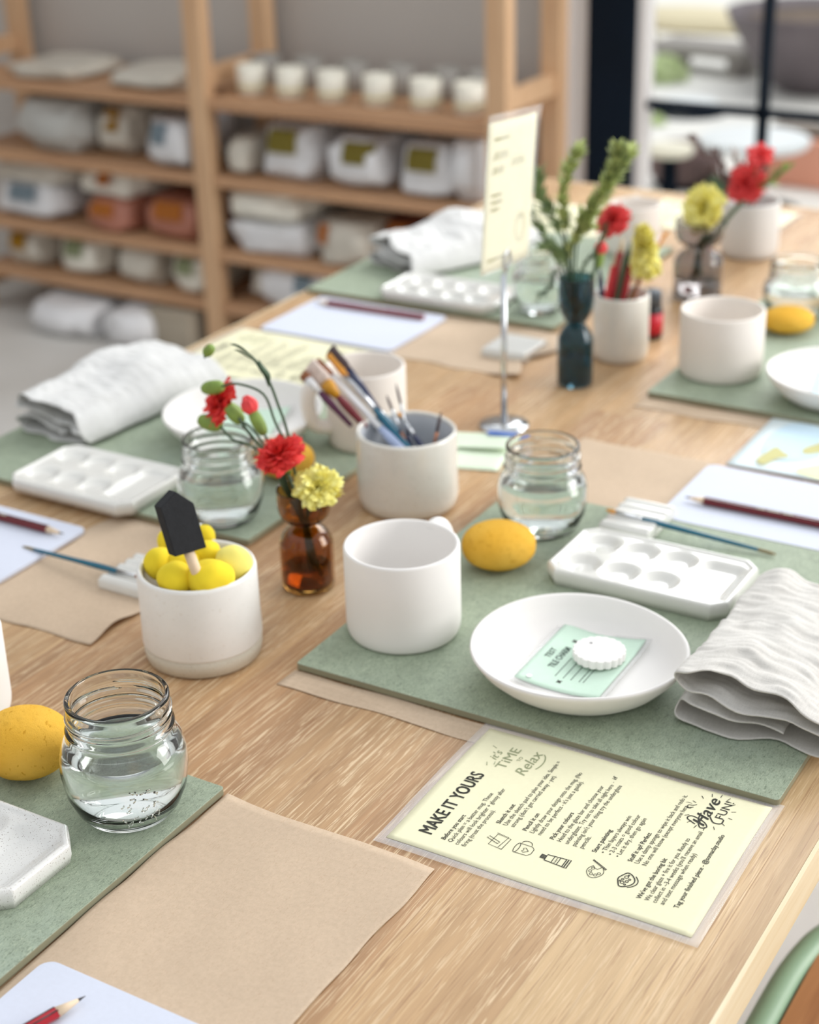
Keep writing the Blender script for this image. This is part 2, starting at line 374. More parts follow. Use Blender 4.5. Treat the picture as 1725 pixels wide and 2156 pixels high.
# ------------------------------------------------------------ garden beyond the door
patio = N('pale_patio'); patio.set(color=patio.ramp(patio.noise(.8, detail=4), [(.35, rgb(226,226,222)), (.6, rgb(244,242,234)), (.75, rgb(228,236,240))]), rough=.8); patio = patio.m
struct('ground', nbox(-14, 8, 3.70, 22, FZ-.12, FZ-.02), patio)
def disc_table(px, py, y, rx, h, mat, label):
    c = aty(px, py, y); g = FZ-.02
    t = thing('garden_table', label, 'table', (c.x, c.y, g), 0, 'round garden tables'); H = c.z-g
    local('tabletop', lathe([(0,H-.03),(rx-.01,H-.03),(rx,H-.02),(rx,H-.005),(rx-.006,H),(0,H)], 48), mat, t)
    local('pedestal', lathe([(0,0),(.16,0),(.16,.012),(.03,.03),(.025,H-.03),(0,H-.03)], 24), blackm, t)
gt = plain('garden_cream_paint', rgb(240,236,216), .5, .02); gw = plain('garden_white_paint', rgb(232,238,240), .5, .02)
disc_table(1412, 306, 4.9, .075, 0, gt, 'small cream round garden table seen through the door, nearest of the garden tables')
disc_table(1452, 212, 6.6, .12, 0, gw, 'white round garden table beyond the cream one, seen beside the dark door frame')
disc_table(1590, 288, 5.2, .18, 0, gw, 'wide white garden table in front of the terracotta planter')
def onground(px, py): return at(px, py, FZ-.02)
c = onground(1440, 388); br = plain('brown_wicker', rgb(108,88,86), .8, .2, 60)
t = thing('garden_pouf', 'low brown woven pouf on the patio under the small cream garden table', 'pouf', c)
local('cushion', lathe([(0,.02),(.10,.02),(.125,.05),(.125,.11),(.10,.14),(0,.145)], 32), br, t); local('base_ring', lathe([(0,0),(.10,0),(.105,.02),(0,.02)], 32), blackm, t)
# dark bowl shaped planter
c = onground(1712, 190)
t = thing('garden_planter_bowl', 'large dark bowl shaped planter standing on the patio', 'planter', c)
dk = plain('dark_fired_clay', rgb(104,96,100), .6, .15, 6)
bp = [(a*.60, b*.60) for a, b in [(0,0),(.22,0),(.30,.05),(.48,.26),(.63,.50),(.66,.58),(.62,.58),(.55,.50),(.35,.28),(0,.24)]]
local('bowl', lathe(bp, 48), dk, t)
soil = plain('planter_soil', rgb(110,96,84), .95, .2, 20); local('soil', lathe([(0,.31),(.335,.305),(.335,.295),(0,.29)], 32), soil, t)
def shrub(px, py, r, mat, label, n=900, cat='shrub'):
    c = onground(px, py); bm = bmesh.new(); rnd = random.Random(int(px))
    for _ in range(n):
        d = Vector((rnd.gauss(0,1), rnd.gauss(0,1), rnd.gauss(0,1))).normalized()*r*rnd.uniform(.5, 1); d.z = abs(d.z)*.9
        q = Vector((rnd.gauss(0,1), rnd.gauss(0,1), rnd.gauss(0,1))).normalized(); u = q.orthogonal().normalized(); s = r*.13
        vs = [bm.verts.new(c+d+q*s), bm.verts.new(c+d+u*s*.5), bm.verts.new(c+d-q*s), bm.verts.new(c+d-u*s*.5)]; bm.faces.new(vs)
    return tag(obj('garden_shrub', bm, mat), label, cat, 'garden shrubs')
lime = plain('lime_leaf', rgb(206,222,172), .7, .2, 6); grn = plain('mid_green_leaf', rgb(116,148,112), .7, .2, 6); olv = plain('olive_leaf', rgb(150,144,96), .7, .2, 6)
shrub(1392, 170, .13, lime, 'lime green shrub beside the dark door frame beyond the garden')
shrub(1378, 262, .05, lime, 'small lime green shrub low by the dark door frame')
shrub(1530, 404, .07, grn, 'low green plant beside the brown woven pouf')
shrub(1366, 90, .06, olv, 'olive coloured tuft far across the patio', 500)
shrub(1745, 40, .12, lime, 'light green shrub behind the dark bowl planter', 500)
terr = plain('terracotta', rgb(240,172,146), .8, .08, 4)
c = onground(1740, 384); t = thing('terracotta_trough', 'long terracotta trough standing low on the patio at the right', 'planter', c)
local('trough', nbox(-.24, .6, -.12, .12, 0, .17, bev=.015), terr, t); local('soil', nbox(-.22, .58, -.10, .10, .165, .178), soil, t)
c = onground(1495, 150); t = thing('garden_bench', 'grey stone garden bench on the patio left of the bowl planter', 'bench', c, -.2)
gs = plain('garden_stone', rgb(158,154,150), .8, .1, 5)
local('bench_seat', nbox(-.28, .26, -.12, .12, .08, .13, bev=.01), gs, t)
for x in (-.2, .18): local('leg', nbox(x-.03, x+.03, -.1, .1, 0, .08), gs, t)
c = onground(1470, 60); tag(obj('sand_boulder', lathe([(0,0),(.26,0),(.32,.03),(.26,.09),(.1,.11),(0,.11)], 24, lambda v: Vector((v.x*1.6, v.y*.6, v.z))+c), plain('sand_stone', rgb(222,212,182), .9, .06, 4)), 'flat sand coloured boulder far out on the patio', 'boulder')

# ------------------------------------------------------------ shelving unit
t = thing('shelving_unit', 'tall open pine shelving unit along the grey wall', 'shelving', (-2.53, 3.4, FZ))
def wpart(name, bm, mat, parent, **k): return obj(name, bm, mat, parent, False, **k)
FX = (-3.37, -2.535, -1.71)
SHZ = (-.125, -.315, -.505, -.645)
for x in FX:
    for y in (3.25, 3.52):
        wpart('post', nbox(x-.026, x+.026, y-.02, y+.022, FZ, 1.35, bev=.002), PINE, t)
    for z in (-.70, -.08, .5): wpart('rung', nbox(x-.014, x+.014, 3.27, 3.50, z-.022, z+.022), PINE, t)
for z in SHZ:
    for a, b in ((FX[0]+.027, FX[1]-.027), (FX[1]+.027, FX[2]-.027)):
        wpart('shelf_board', nbox(a, b, 3.235, 3.535, z-.028, z, bev=.002), PINEX, t)
plastic = lambda n, c: plain(n, c, .32, .07, 14, .4, 24, spec=.5)
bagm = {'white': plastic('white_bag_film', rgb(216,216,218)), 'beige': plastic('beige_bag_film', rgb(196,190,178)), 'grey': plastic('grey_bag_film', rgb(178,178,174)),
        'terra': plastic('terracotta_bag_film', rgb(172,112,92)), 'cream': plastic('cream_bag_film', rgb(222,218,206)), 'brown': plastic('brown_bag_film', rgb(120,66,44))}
labm = {'olive': paper('olive_label', rgb(150,136,62)), 'ochre': paper('ochre_label', rgb(186,138,40)), 'blue': paper('blue_label', rgb(150,166,176)), 'orange': paper('orange_label', rgb(206,130,60)), 'green': paper('green_label', rgb(168,176,138))}
def bag(cx, zb, w_, h, dep=.24, y=3.385, col='white', lab=None, labx=0.0, labw=.4, label='', seed=1, yaw=0.0, lump=1.0):
    bm = bmesh.new(); bmesh.ops.create_icosphere(bm, subdivisions=4, radius=1)
    def sp(v, e): return math.copysign(abs(v)**e, v)
    for v in bm.verts:
        c = v.co.normalized(); q = Vector((sp(c.x, .50), sp(c.y, .6), sp(c.z, .55)))
        nz = mnoise.noise(c*1.7+Vector((seed*3.1, seed, 0)))*.16*lump + mnoise.noise(c*6+Vector((seed, 0, 5)))*.045
        q *= (1+nz); z = q.z
        v.co = Vector((q.x*w_/2, q.y*dep/2, min(1, max(0, (z*.55+.5)))*h))
    t = thing('clay_bag', label, 'bag', (cx, y, zb+.001), yaw, 'bags of clay on the shelves')
    # shoulders of the bag
    b = local('bag', bm, bagm[col], t)
    if lab:
        lb = bmesh.new(); n = 8; G = []
        for i in range(n+1):
            row = []
            for j in range(n+1):
                u = (i/n-.5); s = (j/n-.5); x = (labx+u*labw)*w_; zz = h*(.74+s*.42)
                yy = -dep/2*(1-abs((zz/h-.5)*1.5)**3.2*.5)*(1-abs(2*x/w_)**4*.4)*1.05-.004
                row.append(lb.verts.new((x, yy, zz)))
            G.append(row)
        for i in range(n):
            for j in range(n): lb.faces.new((G[i][j], G[i+1][j], G[i+1][j+1], G[i][j+1]))
        r = bmesh.ops.solidify(lb, geom=lb.faces[:], thickness=.002)
        local('paper_label', lb, labm[lab], t)
    return t
Y0 = 3.25
S1, S2, S3, S4 = SHZ
def bagpx(px, pyb, wpx, hpx, z, y=None, dep=.24, **k):
    yy = (y if y is not None else 3.375); c = aty(px, pyb, yy-dep/2); d = (c-CAM).dot(CF)
    cap_ = {S1: 9, S2: .158, S3: .158, S4: .108}.get(z, .5); return bag(c.x, z, wpx*d/FPX, min(cap_, hpx*d/FPX/.93), dep=dep, y=yy, seed=int(px) % 97+1, **k)
# second shelf
bagpx(100, 335, 190, 100, S2, col='grey', label='wide grey flat topped clay bag at the left end of the second shelf')
bagpx(245, 350, 100, 95, S2, y=3.42, col='beige', lab='ochre', label='beige clay bag with ochre label left of the blue labelled one')
bagpx(352, 358, 135, 92, S2, y=3.36, col='white', lab='blue', labx=-.1, labw=.3, label='white clay bag with small grey blue label beside the middle post')
bagpx(500, 372, 62, 72, S2, col='beige', label='small beige clay bag just right of the middle post')
bagpx(600, 380, 142, 108, S2, col='white', lab='olive', labw=.5, label='white clay bag with olive label, first full bag right of the middle post')
bagpx(745, 395, 150, 100, S2, col='white', lab='olive', labx=.1, labw=.5, label='sloping white clay bag with olive label, middle of the three labelled ones')
bagpx(890, 410, 142, 104, S2, col='white', lab='olive', labw=.5, label='white clay bag with olive label behind the sign, last of the three labelled ones')
bagpx(975, 420, 92, 120, S2, col='white', label='tall white clay bag with no label at the right end of the second shelf')
# third shelf
bagpx(60, 505, 175, 70, S3, col='white', lab='blue', labw=.4, label='white clay bag lying at the left end of the third shelf')
bagpx(60, 430, 200, 44, S3+.090, y=3.39, col='beige', label='beige flat clay bag lying on the white one at the left end')
bagpx(222, 505, 120, 62, S3, y=3.36, col='terra', lab='orange', labw=.5, label='terracotta coloured clay bag under the cream bag')
bagpx(225, 432, 165, 52, S3+.080, y=3.40, col='cream', lab='orange', labw=.2, label='cream clay bag lying on top of the terracotta coloured one')
bagpx(360, 512, 150, 80, S3, y=3.37, col='terra', lab='orange', labw=.5, label='reddish terracotta clay bag beside the middle post')
bagpx(560, 538, 210, 66, S3, y=3.36, col='white', label='white clay bag lying right of the middle post, under a cream one')
bagpx(550, 468, 200, 56, S3+.082, y=3.37, col='cream', label='cream clay bag lying on the white one right of the middle post')
bagpx(715, 545, 150, 84, S3, y=3.36, col='beige', lab='orange', labx=-.3, labw=.25, label='beige clay bag with orange tab on the third shelf')
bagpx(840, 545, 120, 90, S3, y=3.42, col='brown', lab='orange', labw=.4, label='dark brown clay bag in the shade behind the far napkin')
# lowest shelf
for k, (px, wpx, hp, cl, lb_) in enumerate(((50, 105, 70, 'beige', 'ochre'), (165, 120, 74, 'cream', 'green'), (285, 105, 80, 'beige', None), (395, 110, 76, 'cream', 'green'))):
    bagpx(px, 590+k*11, wpx, hp, S4, col=cl, lab=lb_, labw=.4,
          label=('beige clay bag with ochre tab at the left of the lowest shelf', 'cream clay bag with greenish label on the lowest shelf, second from the left', 'lumpy beige clay bag without label on the lowest shelf', 'cream clay bag with greenish label next to the middle post on the lowest shelf')[k])
bagpx(545, 600, 56, 60, S4, y=3.43, col='cream', label='small cream clay bag behind the middle post on the lowest shelf')
bagpx(610, 660, 190, 92, S4, y=3.37, col='white', lab='blue', labx=.2, labw=.2, label='large white clay bag on the lowest shelf above the far table edge')
# on the floor
bagpx(110, 672, 185, 60, FZ, y=3.26, dep=.26, col='white', label='long white clay bag on the floor under the shelves at the left')
bagpx(250, 690, 120, 66, FZ, y=3.27, dep=.26, col='white', label='white clay bag on the floor nearer the middle post')
# flattened paper sacks on the top shelf
for px, wpx, hp, lbl in ((75, 200, 26, 'flat folded beige sack on the top shelf at the left end'), (285, 190, 30, 'flat folded beige sack on the top shelf beside the middle post')):
    bagpx(px, 175, wpx, hp, S1, col='beige', label=lbl)
c = aty(404, 690, 3.3); t = thing('cardboard_box', 'low grey brown cardboard box on the floor by the middle post', 'box', (c.x, 3.32, FZ))
cb = paper('grey_cardboard', rgb(168,158,142)); local('carton', nbox(-.07, .07, -.12, .12, 0, .085, bev=.002), cb, t); local('lid', nbox(-.072, .072, -.122, .122, .085, .095, bev=.002), cb, t)
# cups on the top shelf
cupm = plain('shelf_cup_cream', rgb(232,228,214), .4, .03)
cup_prof = [(0,0),(.030,0),(.034,.004),(.036,.070),(.0335,.070),(.0315,.008),(0,.007)]
first = None
for i, px in enumerate((522, 604, 692, 790, 890, 984)):
    c = aty(px, 206+i*10.5, 3.29); x = c.x-.014
    lbl = 'cream pottery cup on the top shelf, ' + ('nearest the middle post', 'second from the middle post', 'third from the middle post', 'third from the right hand post', 'second from the right hand post', 'last before the right hand post')[i]
    if first is None:
        first = thing('pottery_cup', lbl, 'cup', (x, 3.33, S1+.001), 0, 'row of cups on the top shelf'); local('cup_body', lathe(cup_prof, 32), cupm, first)
        local('band', lathe([(.0350,.018),(.0362,.018),(.0366,.026),(.0352,.026)], 32, closed=True), plain('cup_band', rgb(226,220,180), .5), first)
    else: dup(first, (x, 3.33, S1+.001), i*.7, lbl)
gcup = plain('shelf_cup_grey', rgb(150,146,140), .5, .05); first = None
for i in range(6):
    x = aty((560, 648, 742, 840, 938, 1010)[i], 190, 3.45).x
    lbl = 'grey cup in the back row on the top shelf, ' + ('nearest the middle post', 'second from the middle post', 'third from the middle post', 'third from the right hand post', 'second from the right hand post', 'last before the right hand post')[i]
    if first is None: first = thing('pottery_cup', lbl, 'cup', (x, 3.46, S1+.001), 0, 'back row of cups on the top shelf'); local('cup_body', lathe(cup_prof, 28), gcup, first)
    else: dup(first, (x, 3.46, S1+.001), i, lbl)

# ------------------------------------------------------------ work table and chair
t = thing('work_table', 'long oak work table with grainy plank top and pale edge', 'table', (-.71, 1.0, FZ))
TX0, TX1, TY0, TY1 = -1.195, -.2335, -.45, 2.395
wpart('tabletop', nbox(TX0, TX1, TY0, TY1, -.026, 0), OAK, t)
bm = nbox(TX1+.0002, TX1+.0032, TY0, TY1, -.031, 0); box(bm, TX0-.003, TX0-.0002, TY0, TY1, -.027, 0); box(bm, TX0-.003, TX1+.0032, TY1+.0002, TY1+.003, -.027, 0)
wpart('edge_strip', bm, EDGE, t, label='pale raw wood edge')
for x in (TX0+.10, TX1-.10):
    for y in (TY0+.15, TY1-.15): wpart('leg', nbox(x-.03, x+.03, y-.03, y+.03, FZ, -.027), PINE, t)
t = thing('side_chair', 'sage green metal chair with brown wooden seat tucked at the table', 'chair', (-.10, .97, FZ))
SZ = -.30
def lo(x, y, z): return Vector((x, y, z))
bm = bmesh.new(); P = catmull([(-.298,.72,SZ),(-.300,.86,SZ),(-.302,1.02,SZ),(-.300,1.11,SZ),(-.285,1.165,SZ),(-.245,1.19,SZ),(-.12,1.19,SZ),(.06,1.18,SZ),(.10,1.14,SZ),(.11,.96,SZ),(.10,.76,SZ),(.05,.70,SZ),(-.15,.69,SZ),(-.25,.69,SZ)], 6, True)
P.append(P[0]); tube(bm, P, .0125, 14, cap=False); obj('seat_frame', bm, GCHAIR, t)
bm = bmesh.new(); prism(bm, rrect(-.288, .10, .705, 1.178, .05), SZ-.006, SZ+.006); wpart('seat', bm, SEATW, t)
for x, y, dx, dy in ((-.26,.74,-.03,-.03), (-.26,1.14,-.03,.03), (.08,.74,.03,-.03), (.08,1.14,.03,.03)):
    obj('leg', tube(bmesh.new(), [(x,y,SZ-.01),(x+dx,y+dy,FZ)], .011, 12), GCHAIR, t)
for y in (.74, 1.14): obj('back_post', tube(bmesh.new(), catmull([(.10,y,SZ),(.13,y,SZ+.15),(.17,y,SZ+.36)], 5), .010, 10), GCHAIR, t)
bm = bmesh.new(); box(bm, .155, .170, .72, 1.16, SZ+.25, SZ+.38, bev=.004); obj('backrest', bm, SEATW, t)

# ------------------------------------------------------------ boards and papers
BT = .006
def board(x0, x1, y0, y1, label, rz=0.0):
    c = Vector(((x0+x1)/2, (y0+y1)/2, 0)); bm = bmesh.new()
    prism(bm, rrect(x0-c.x, x1-c.x, y0-c.y, y1-c.y, .003, 3), .0004, BT)
    o = obj('work_board', bm, MDF, None, False); bv = o.modifiers.new('b', 'BEVEL'); bv.width = .0006; bv.segments = 2; bv.limit_method = 'ANGLE'
    o.matrix_basis = Matrix.Translation(c+Vector((0,0,.0006))) @ Matrix.Rotation(rz, 4, 'Z')
    return tag(o, label, 'board', 'green work boards')
B1 = board(-.657, -.268, .904, 1.277, 'green fibreboard work board under the plate with the mint card', .003)
B2 = board(-1.194, -.817, 1.064, 1.40, 'green fibreboard work board under the left napkin and blank palette')
B3 = board(-.985, -.605, .34, .741, 'green fibreboard work board in the front left corner under the speckled palette')
B4 = board(-.645, -.268, 1.566, 1.94, 'green fibreboard work board under the pale mug at the right')
B5 = board(-1.190, -.830, 1.715, 2.095, 'green fibreboard work board behind the sign stand under the far palette')
BZ = BT+.0006
def kraft(x0, x1, y0, y1, label, z=.0002, lift=None, seed=1, edge=.006, rz=0):
    f = lift or (lambda u, v: 0)
    g = lambda u, v: max(0, f(u, v) + .0008*(mnoise.noise(Vector((u*5, v*5, seed)))+.2)*(1 if not lift else 1))
    c = Vector(((x0+x1)/2, (y0+y1)/2, 0))
    o = obj('kraft_sheet', sheet(bmesh.new(), x0-c.x, x1-c.x, y0-c.y, y1-c.y, 0, .0002, 60, 50, g, edge, seed), KRAFT)
    o.location = c+Vector((0,0,z)); o.rotation_euler.z = rz
    return tag(o, label, 'paper', 'sheets of kraft paper')
kl = lambda px=1: None
kraft(-.603, -.437, .40, .739, 'large kraft paper sheet lying in the bottom centre of the table', z=.0006, seed=3, edge=.004,
      lift=lambda u, v: .0025*max(0, math.sin((u*1.3+v*.7)*3.1))**4+.003*max(0, u-.9)*max(0, .6-v)*10)
kraft(-.657, -.30, .879, .903, 'narrow kraft paper strip showing along the front of the plate board', z=.0003, seed=5, edge=.004)
kraft(-.97, -.826, .856, 1.062, 'kraft paper sheet under the left notepad and blue paintbrush', seed=7, edge=.014, lift=lambda u, v: .005*max(0, (u-.75)/.25)*math.exp(-((v-.16)/.12)**2))
kraft(-.657, -.517, 1.279, 1.430, 'kraft paper sheet behind the clear jar and white notepad', seed=9)
kraft(-.985, -.803, 1.553, 1.712, 'kraft paper sheet behind the sign stand with wavy front edge', seed=11, edge=.016, lift=lambda u, v: .006*max(0, u-.8)*5*max(0,1-v))
kraft(-.645, -.45, 1.535, 1.565, 'kraft paper strip sticking out in front of the right far board', seed=13)
def notepad(x0, x1, y0, y1, label, rz=0.0, th=.0035, z=.0008):
    c = Vector(((x0+x1)/2, (y0+y1)/2, z))
    t = thing('notepad', label, 'notepad', c, rz, 'white sketch pads')
    rr = rrect(x0-c.x, x1-c.x, y0-c.y, y1-c.y, .009)
    local('pages', prism(bmesh.new(), rr, .0005, th-.0004), WPAPER, t, False); local('top_sheet', prism(bmesh.new(), rr, th-.0003, th), WPAPER, t, False)
    local('back_card', prism(bmesh.new(), rr, 0, .0004), KRAFT, t, False)
    return t
notepad(-.596, -.42, .33, .5485, 'white notepad with rounded corner at the bottom left under the red pencil', -.01)
notepad(-1.16, -.966, .885, 1.019, 'white notepad at the left edge under the maroon pencil', .0, z=.0012)
notepad(-.5155, -.31, 1.283, 1.418, 'white notepad at the right under the maroon pencil, beside the brush rest', .0)
notepad(-1.157, -.968, 1.560, 1.700, 'white notepad in front of the far palette board', .0, z=.0012)

# ------------------------------------------------------------ instruction sheets
def strokes_pencilpad(bm, x, y):
    line(bm, [(x-6,y-6),(x+6,y-7),(x+7,y+3),(x-5,y+4)], .45, closed=True); line(bm, [(x-5,y-3),(x+7,y-5),(x+8,y+4)], .4); line(bm, [(x-2,y-1),(x+1,y+8),(x+3,y+7),(x+0,y-2)], .45, closed=True)
def strokes_mug(bm, x, y):
    line(bm, [(x-5,y+5),(x-4.6,y-4),(x-2,y-6),(x+3,y-6),(x+5,y-4),(x+5,y+5)], .45); line(bm, circ(x, y+5, 5, 1.5), .45)
    line(bm, circ(x+6, y+.5, 3, 3.6, 14, -PI/2, PI/2), .45); line(bm, [(x-.2,y-3.4),(x-2.6,y-.6),(x-1.6,y+.8),(x-.2,y-.2),(x+1.2,y+.8),(x+2.2,y-.6)], .45, closed=True)
def strokes_tube(bm, x, y):
    for p_ in ([(x-3,y-8),(x+3,y-8),(x+4,y+5),(x-4,y+5)], [(x-4.2,y+5),(x+4.2,y+5),(x+4.4,y+8),(x-4.4,y+8)], [(x-1.6,y-8),(x+1.6,y-8),(x+1.8,y-11.5),(x-1.8,y-11.5)]): line(bm, p_, .7, closed=True)
    for k in range(6): line(bm, [(x-1.5+k*.6,y-8.3),(x-1.5+k*.6,y-11.3)], .45)
    line(bm, [(x-3.4,y-3),(x+3.4,y-3)], .5); line(bm, [(x-3.7,y+1),(x+3.7,y+1)], .5); line(bm, [(x-4,y+6.4),(x+4,y+6.4)], .8)
    line(bm, [(x-2.4,y-1.4),(x-1.4,y-.2),(x-.6,y-1.4),(x+.4,y-.2),(x+1.2,y-1.4),(x+2.4,y-.6)], .45)
def strokes_palette(bm, x, y):
    line(bm, [(x+6*math.cos(a)*(1+.12*math.cos(2*a)), y+5.4*math.sin(a)) for a in [k*PI/14 for k in range(3, 27)]]+[(x+4,y-1.5),(x+2.4,y-.4),(x+3,y+1.6)], .45, closed=True)
    for a in (.9, 1.8, 2.7, 3.6, 4.4): line(bm, circ(x+3.7*math.cos(a), y+3.2*math.sin(a), 1.05, n=12), .4, closed=False)
    line(bm, [(x+4,y-5.5),(x+10,y+6)], .5); line(bm, [(x+4.8,y-5.8),(x+10.6,y+5.8)], .5)
def strokes_sponge(bm, x, y):
    O = [(x+7*math.cos(a)*(1+.10*math.sin(3*a)), y+5*math.sin(a)*(1+.08*math.cos(4*a))) for a in [k*PI/16 for k in range(32)]]
    line(bm, O, .8, closed=True); line(bm, [(px_*1.0, py_-2.2) for px_, py_ in O[17:31]], .7)
    for dx, dy, r in ((-3,1.5,1.2),(0,2.4,.8),(3,1,1.3),(-1,-.8,1),(-4.4,-.8,.6),(1.4,-1.8,.7),(5,.3,.5),(-2,3.4,.5)): line(bm, circ(x+dx, y+dy, r, n=12), .55)
LINES = [("Quick plan = a better mug. These",14.6,41.1,59.8),("colours will look brighter + glossy after",14.2,46.2,68.5),("firing (trust the process).",14.6,51.2,43.3),
("Use the sketch pad to plan your idea. Simple =",47,65.2,83.5),("strong (don't get carried away - yet).",47.6,70.1,65.6),("Lightly draw your design onto the mug. (No",48.1,84.3,76.9),("need to be perfect - it's just a guide).",48.4,89.4,67.4),
("Head to the glaze bar and choose your",48.4,103.9,69.3),("underglazes. Try not to take all night here",48.4,109.1,73.9),("painting isn't your thing try the underglaze",48.5,114.3,75.8),("pencils.",48.6,119.5,13.5),(". if",125,107.6,8),
("\u2022 Thin layers always win",50.5,134.0,44.3),("\u2022 2-3 coats = good colour",50.7,138.9,47.9),("\u2022 Let it dry, then go again",50.9,143.9,46),
("Use a damp sponge to wipe it back and redo it.",50,157.7,85.1),("No one will know (except everyone here   )",50.2,162.8,78.0),
("We clear glaze + fire it for you. Ready to",18.9,177.4,70.0),("collect in ~3-4 weeks (you'll receive an email",19.2,182.2,80.3),("and text message when ready)",19.6,187.0,56)]
HEADS = [("Before you start",15.0,36.0,29.3),("Sketch it out",46.6,60.2,23.3),("Pencil it on",48.1,79.0,20.3),("Pick your colours",48.3,98.7,31.8),("Start painting",48.7,128.6,26.3),("Stuff it up? Perfect",50.0,152.9,33.4),("We've got the boring bit",18.5,172.1,44.2),("Tag your finished piece - @somaclay.studio",20.6,195.9,82.0)]
def mm(bm):
    for v in bm.verts: v.co.x *= .001; v.co.y = -.001*(-v.co.y); v.co.z = 0
    return bm
def page(name, label, origin, rz, full=True, z=.0011, k=1.0, cat='sheet', group='laminated yellow instruction sheets'):
    """A5 portrait page, origin = its top left corner, page +u along local X, page down = local -Y"""
    t = thing(name, label, cat, (*origin, z), rz, group)
    W, Hh = .148*k, .2125*k
    lam = N('laminate_film'); lam.set(color=(1,1,1,1), rough=.12, ior=1.45, alpha=.22); lam = lam.m
    cur = lambda u, v: .0008*(1-math.cos(u*5))+.0006*math.sin(v*7+1)*0+.0009*(1+math.sin(v*9+u*2))*.5
    m_ = .0065*k
    local('laminate', sheet(bmesh.new(), -m_, W+m_, -Hh-m_, m_, -.0004, .0001, 30, 40, cur), lam, t, True, 'clear laminate border')
    local('yellow_page', sheet(bmesh.new(), 0, W, -Hh, 0, -.0002, .0002, 30, 40, lambda u, v: cur((u*W+m_)/(W+2*m_), (v*Hh+m_)/(Hh+2*m_))), YPAPER, t)
    def put(pname, bm, mat, lb=None):
        for v in bm.verts:
            x, y = v.co.x*.001*k, v.co.y*.001*k
            v.co = Vector((x, y, .00025+cur((x+m_)/(W+2*m_), (y+Hh+m_)/(Hh+2*m_))))
        return local(pname, bm, mat, t, False, lb)
    bm = bmesh.new()
    for s_, x, y, w_ in LINES: textbm(s_, x, -y, w_, 4.7, .0, bm=bm)
    put('body_text', bm, INK)
    for s_, x, y, w_ in HEADS: put('heading_text', textbm(s_, x, -y, w_, 4.6, .012), INK)
    bm = bmesh.new()
    for a_, b_ in ((0,0), (.45,0), (0,.4), (.45,.4), (.22,.2)): textbm('MAKE IT YOURS', 15.6+a_, -25.4+b_, 76, 14, 0, bm=bm)
    put('title_text', bm, INK, 'bold hand drawn title')
    bm = bmesh.new(); textbm("it's", 112, -23.5, 12, 9, .0, shear=.3, bm=bm); textbm('TiME', 104, -34, 28, 11, 0, bm=bm); textbm('TO', 117.5, -39.5, 6, 4, 0, bm=bm)
    textbm('Relax', 103, -50, 32, 12, 0, shear=.25, bm=bm); line(bm, [(122+12*math.cos(a), -49-6*math.sin(a)) for a in [k_*.25+.3 for k_ in range(9)]], .8); line(bm, [(103,-21),(107,-19)], .5); line(bm, [(106,-25),(110,-24)], .5); line(bm, [(126,-17),(128,-13)], .5)
    put('relax_lettering', bm, INKG, 'pale grey green hand lettering')
    bm = bmesh.new(); textbm('Have', 106.5, -179.7, 34, 13, 0, shear=.3, bm=bm); textbm('Have', 106, -180, 34, 13, 0, shear=.3, bm=bm); textbm('FUN!', 119, -188.5, 22, 8.5, 0, bm=bm); line(bm, catmull([(118,-180,0),(113,-184,0),(114,-189,0),(119,-189,0)], 5), 1.0)
    line(bm, catmull([(106,-174,0),(110,-167,0),(114,-169,0),(111,-178,0),(106,-182,0),(104,-178,0),(112,-174,0),(120,-173,0)], 5), .9); line(bm, catmull([(124,-166,0),(122,-163,0),(125,-162,0),(126,-165,0),(128,-167,0)], 5), .6)
    for a in [k_*.42 for k_ in range(15)]: line(bm, [(124+20*math.cos(a)*.95, -178+13*math.sin(a)), (124+23*math.cos(a), -178+16*math.sin(a))], .5)
    put('fun_lettering', bm, INK)
    for nm, fn, x, y in (('pad_drawing', strokes_pencilpad, 29.5, -67), ('mug_drawing', strokes_mug, 30, -86), ('paint_tube_drawing', strokes_tube, 29.8, -110), ('palette_drawing', strokes_palette, 31, -136), ('sponge_drawing', strokes_sponge, 31.5, -157)):
        bm = bmesh.new(); fn(bm, x, y)
        if 'tube' in nm:
            for v in bm.verts: v.co.y = 2*y-v.co.y
        put(nm, bm, INK)
    return t
# near sheet: its text reads along +Y, its top edge faces -X
page('instruction_sheet', 'yellow laminated instruction sheet titled MAKE IT YOURS in the foreground', (-.4812, .7505), PI/2+.01)
page('instruction_sheet', 'yellow laminated instruction sheet behind the plate and mug at the left', (-1.178, 1.407), PI/2)
page('instruction_sheet', 'yellow laminated instruction sheet near the far end, left of the greenery', (-1.175, 2.11), PI/2)
page('instruction_sheet', 'yellow laminated instruction sheet at the far end behind the yellow pompom flower', (-.95, 2.20), PI/2)
page('instruction_sheet', 'yellow laminated sheet added in place of pale glare at the far right end of the table', (-.62, 2.13), PI/2)  # extra sheet put in for the pale cream glare on the table
# illustrated sheet
t = thing('illustrated_sheet', 'pale blue and yellow painted picture sheet at the right edge above the notepad', 'sheet', (-.503, 1.43, .0009), 0)
ax = paper('pale_blue_print', rgb(226,238,242), .02); local('page', sheet(bmesh.new(), 0, .21, 0, .145, 0, .0004, 20, 16, lambda u, v: .0012*math.sin(u*3)), ax, t)
def blob(pts, z): 
    bm = bmesh.new(); vs = [bm.verts.new((p[0], p[1], z)) for p in catmull([(a, b, 0) for a, b in pts], 5, True)]; bm.faces.new(vs); return bm
lz = .0019
local('sky_patch', blob([(.02,.05),(.045,.03),(.075,.055),(.07,.10),(.05,.13),(.02,.12)], lz), paper('sky_blue_print', rgb(204,228,244), .03), t, False)
local('yellow_field', blob([(.07,.008),(.20,.008),(.20,.09),(.14,.10),(.12,.07),(.095,.05)], lz+.0001), paper('soft_yellow_print', rgb(238,240,190), .04), t, False)
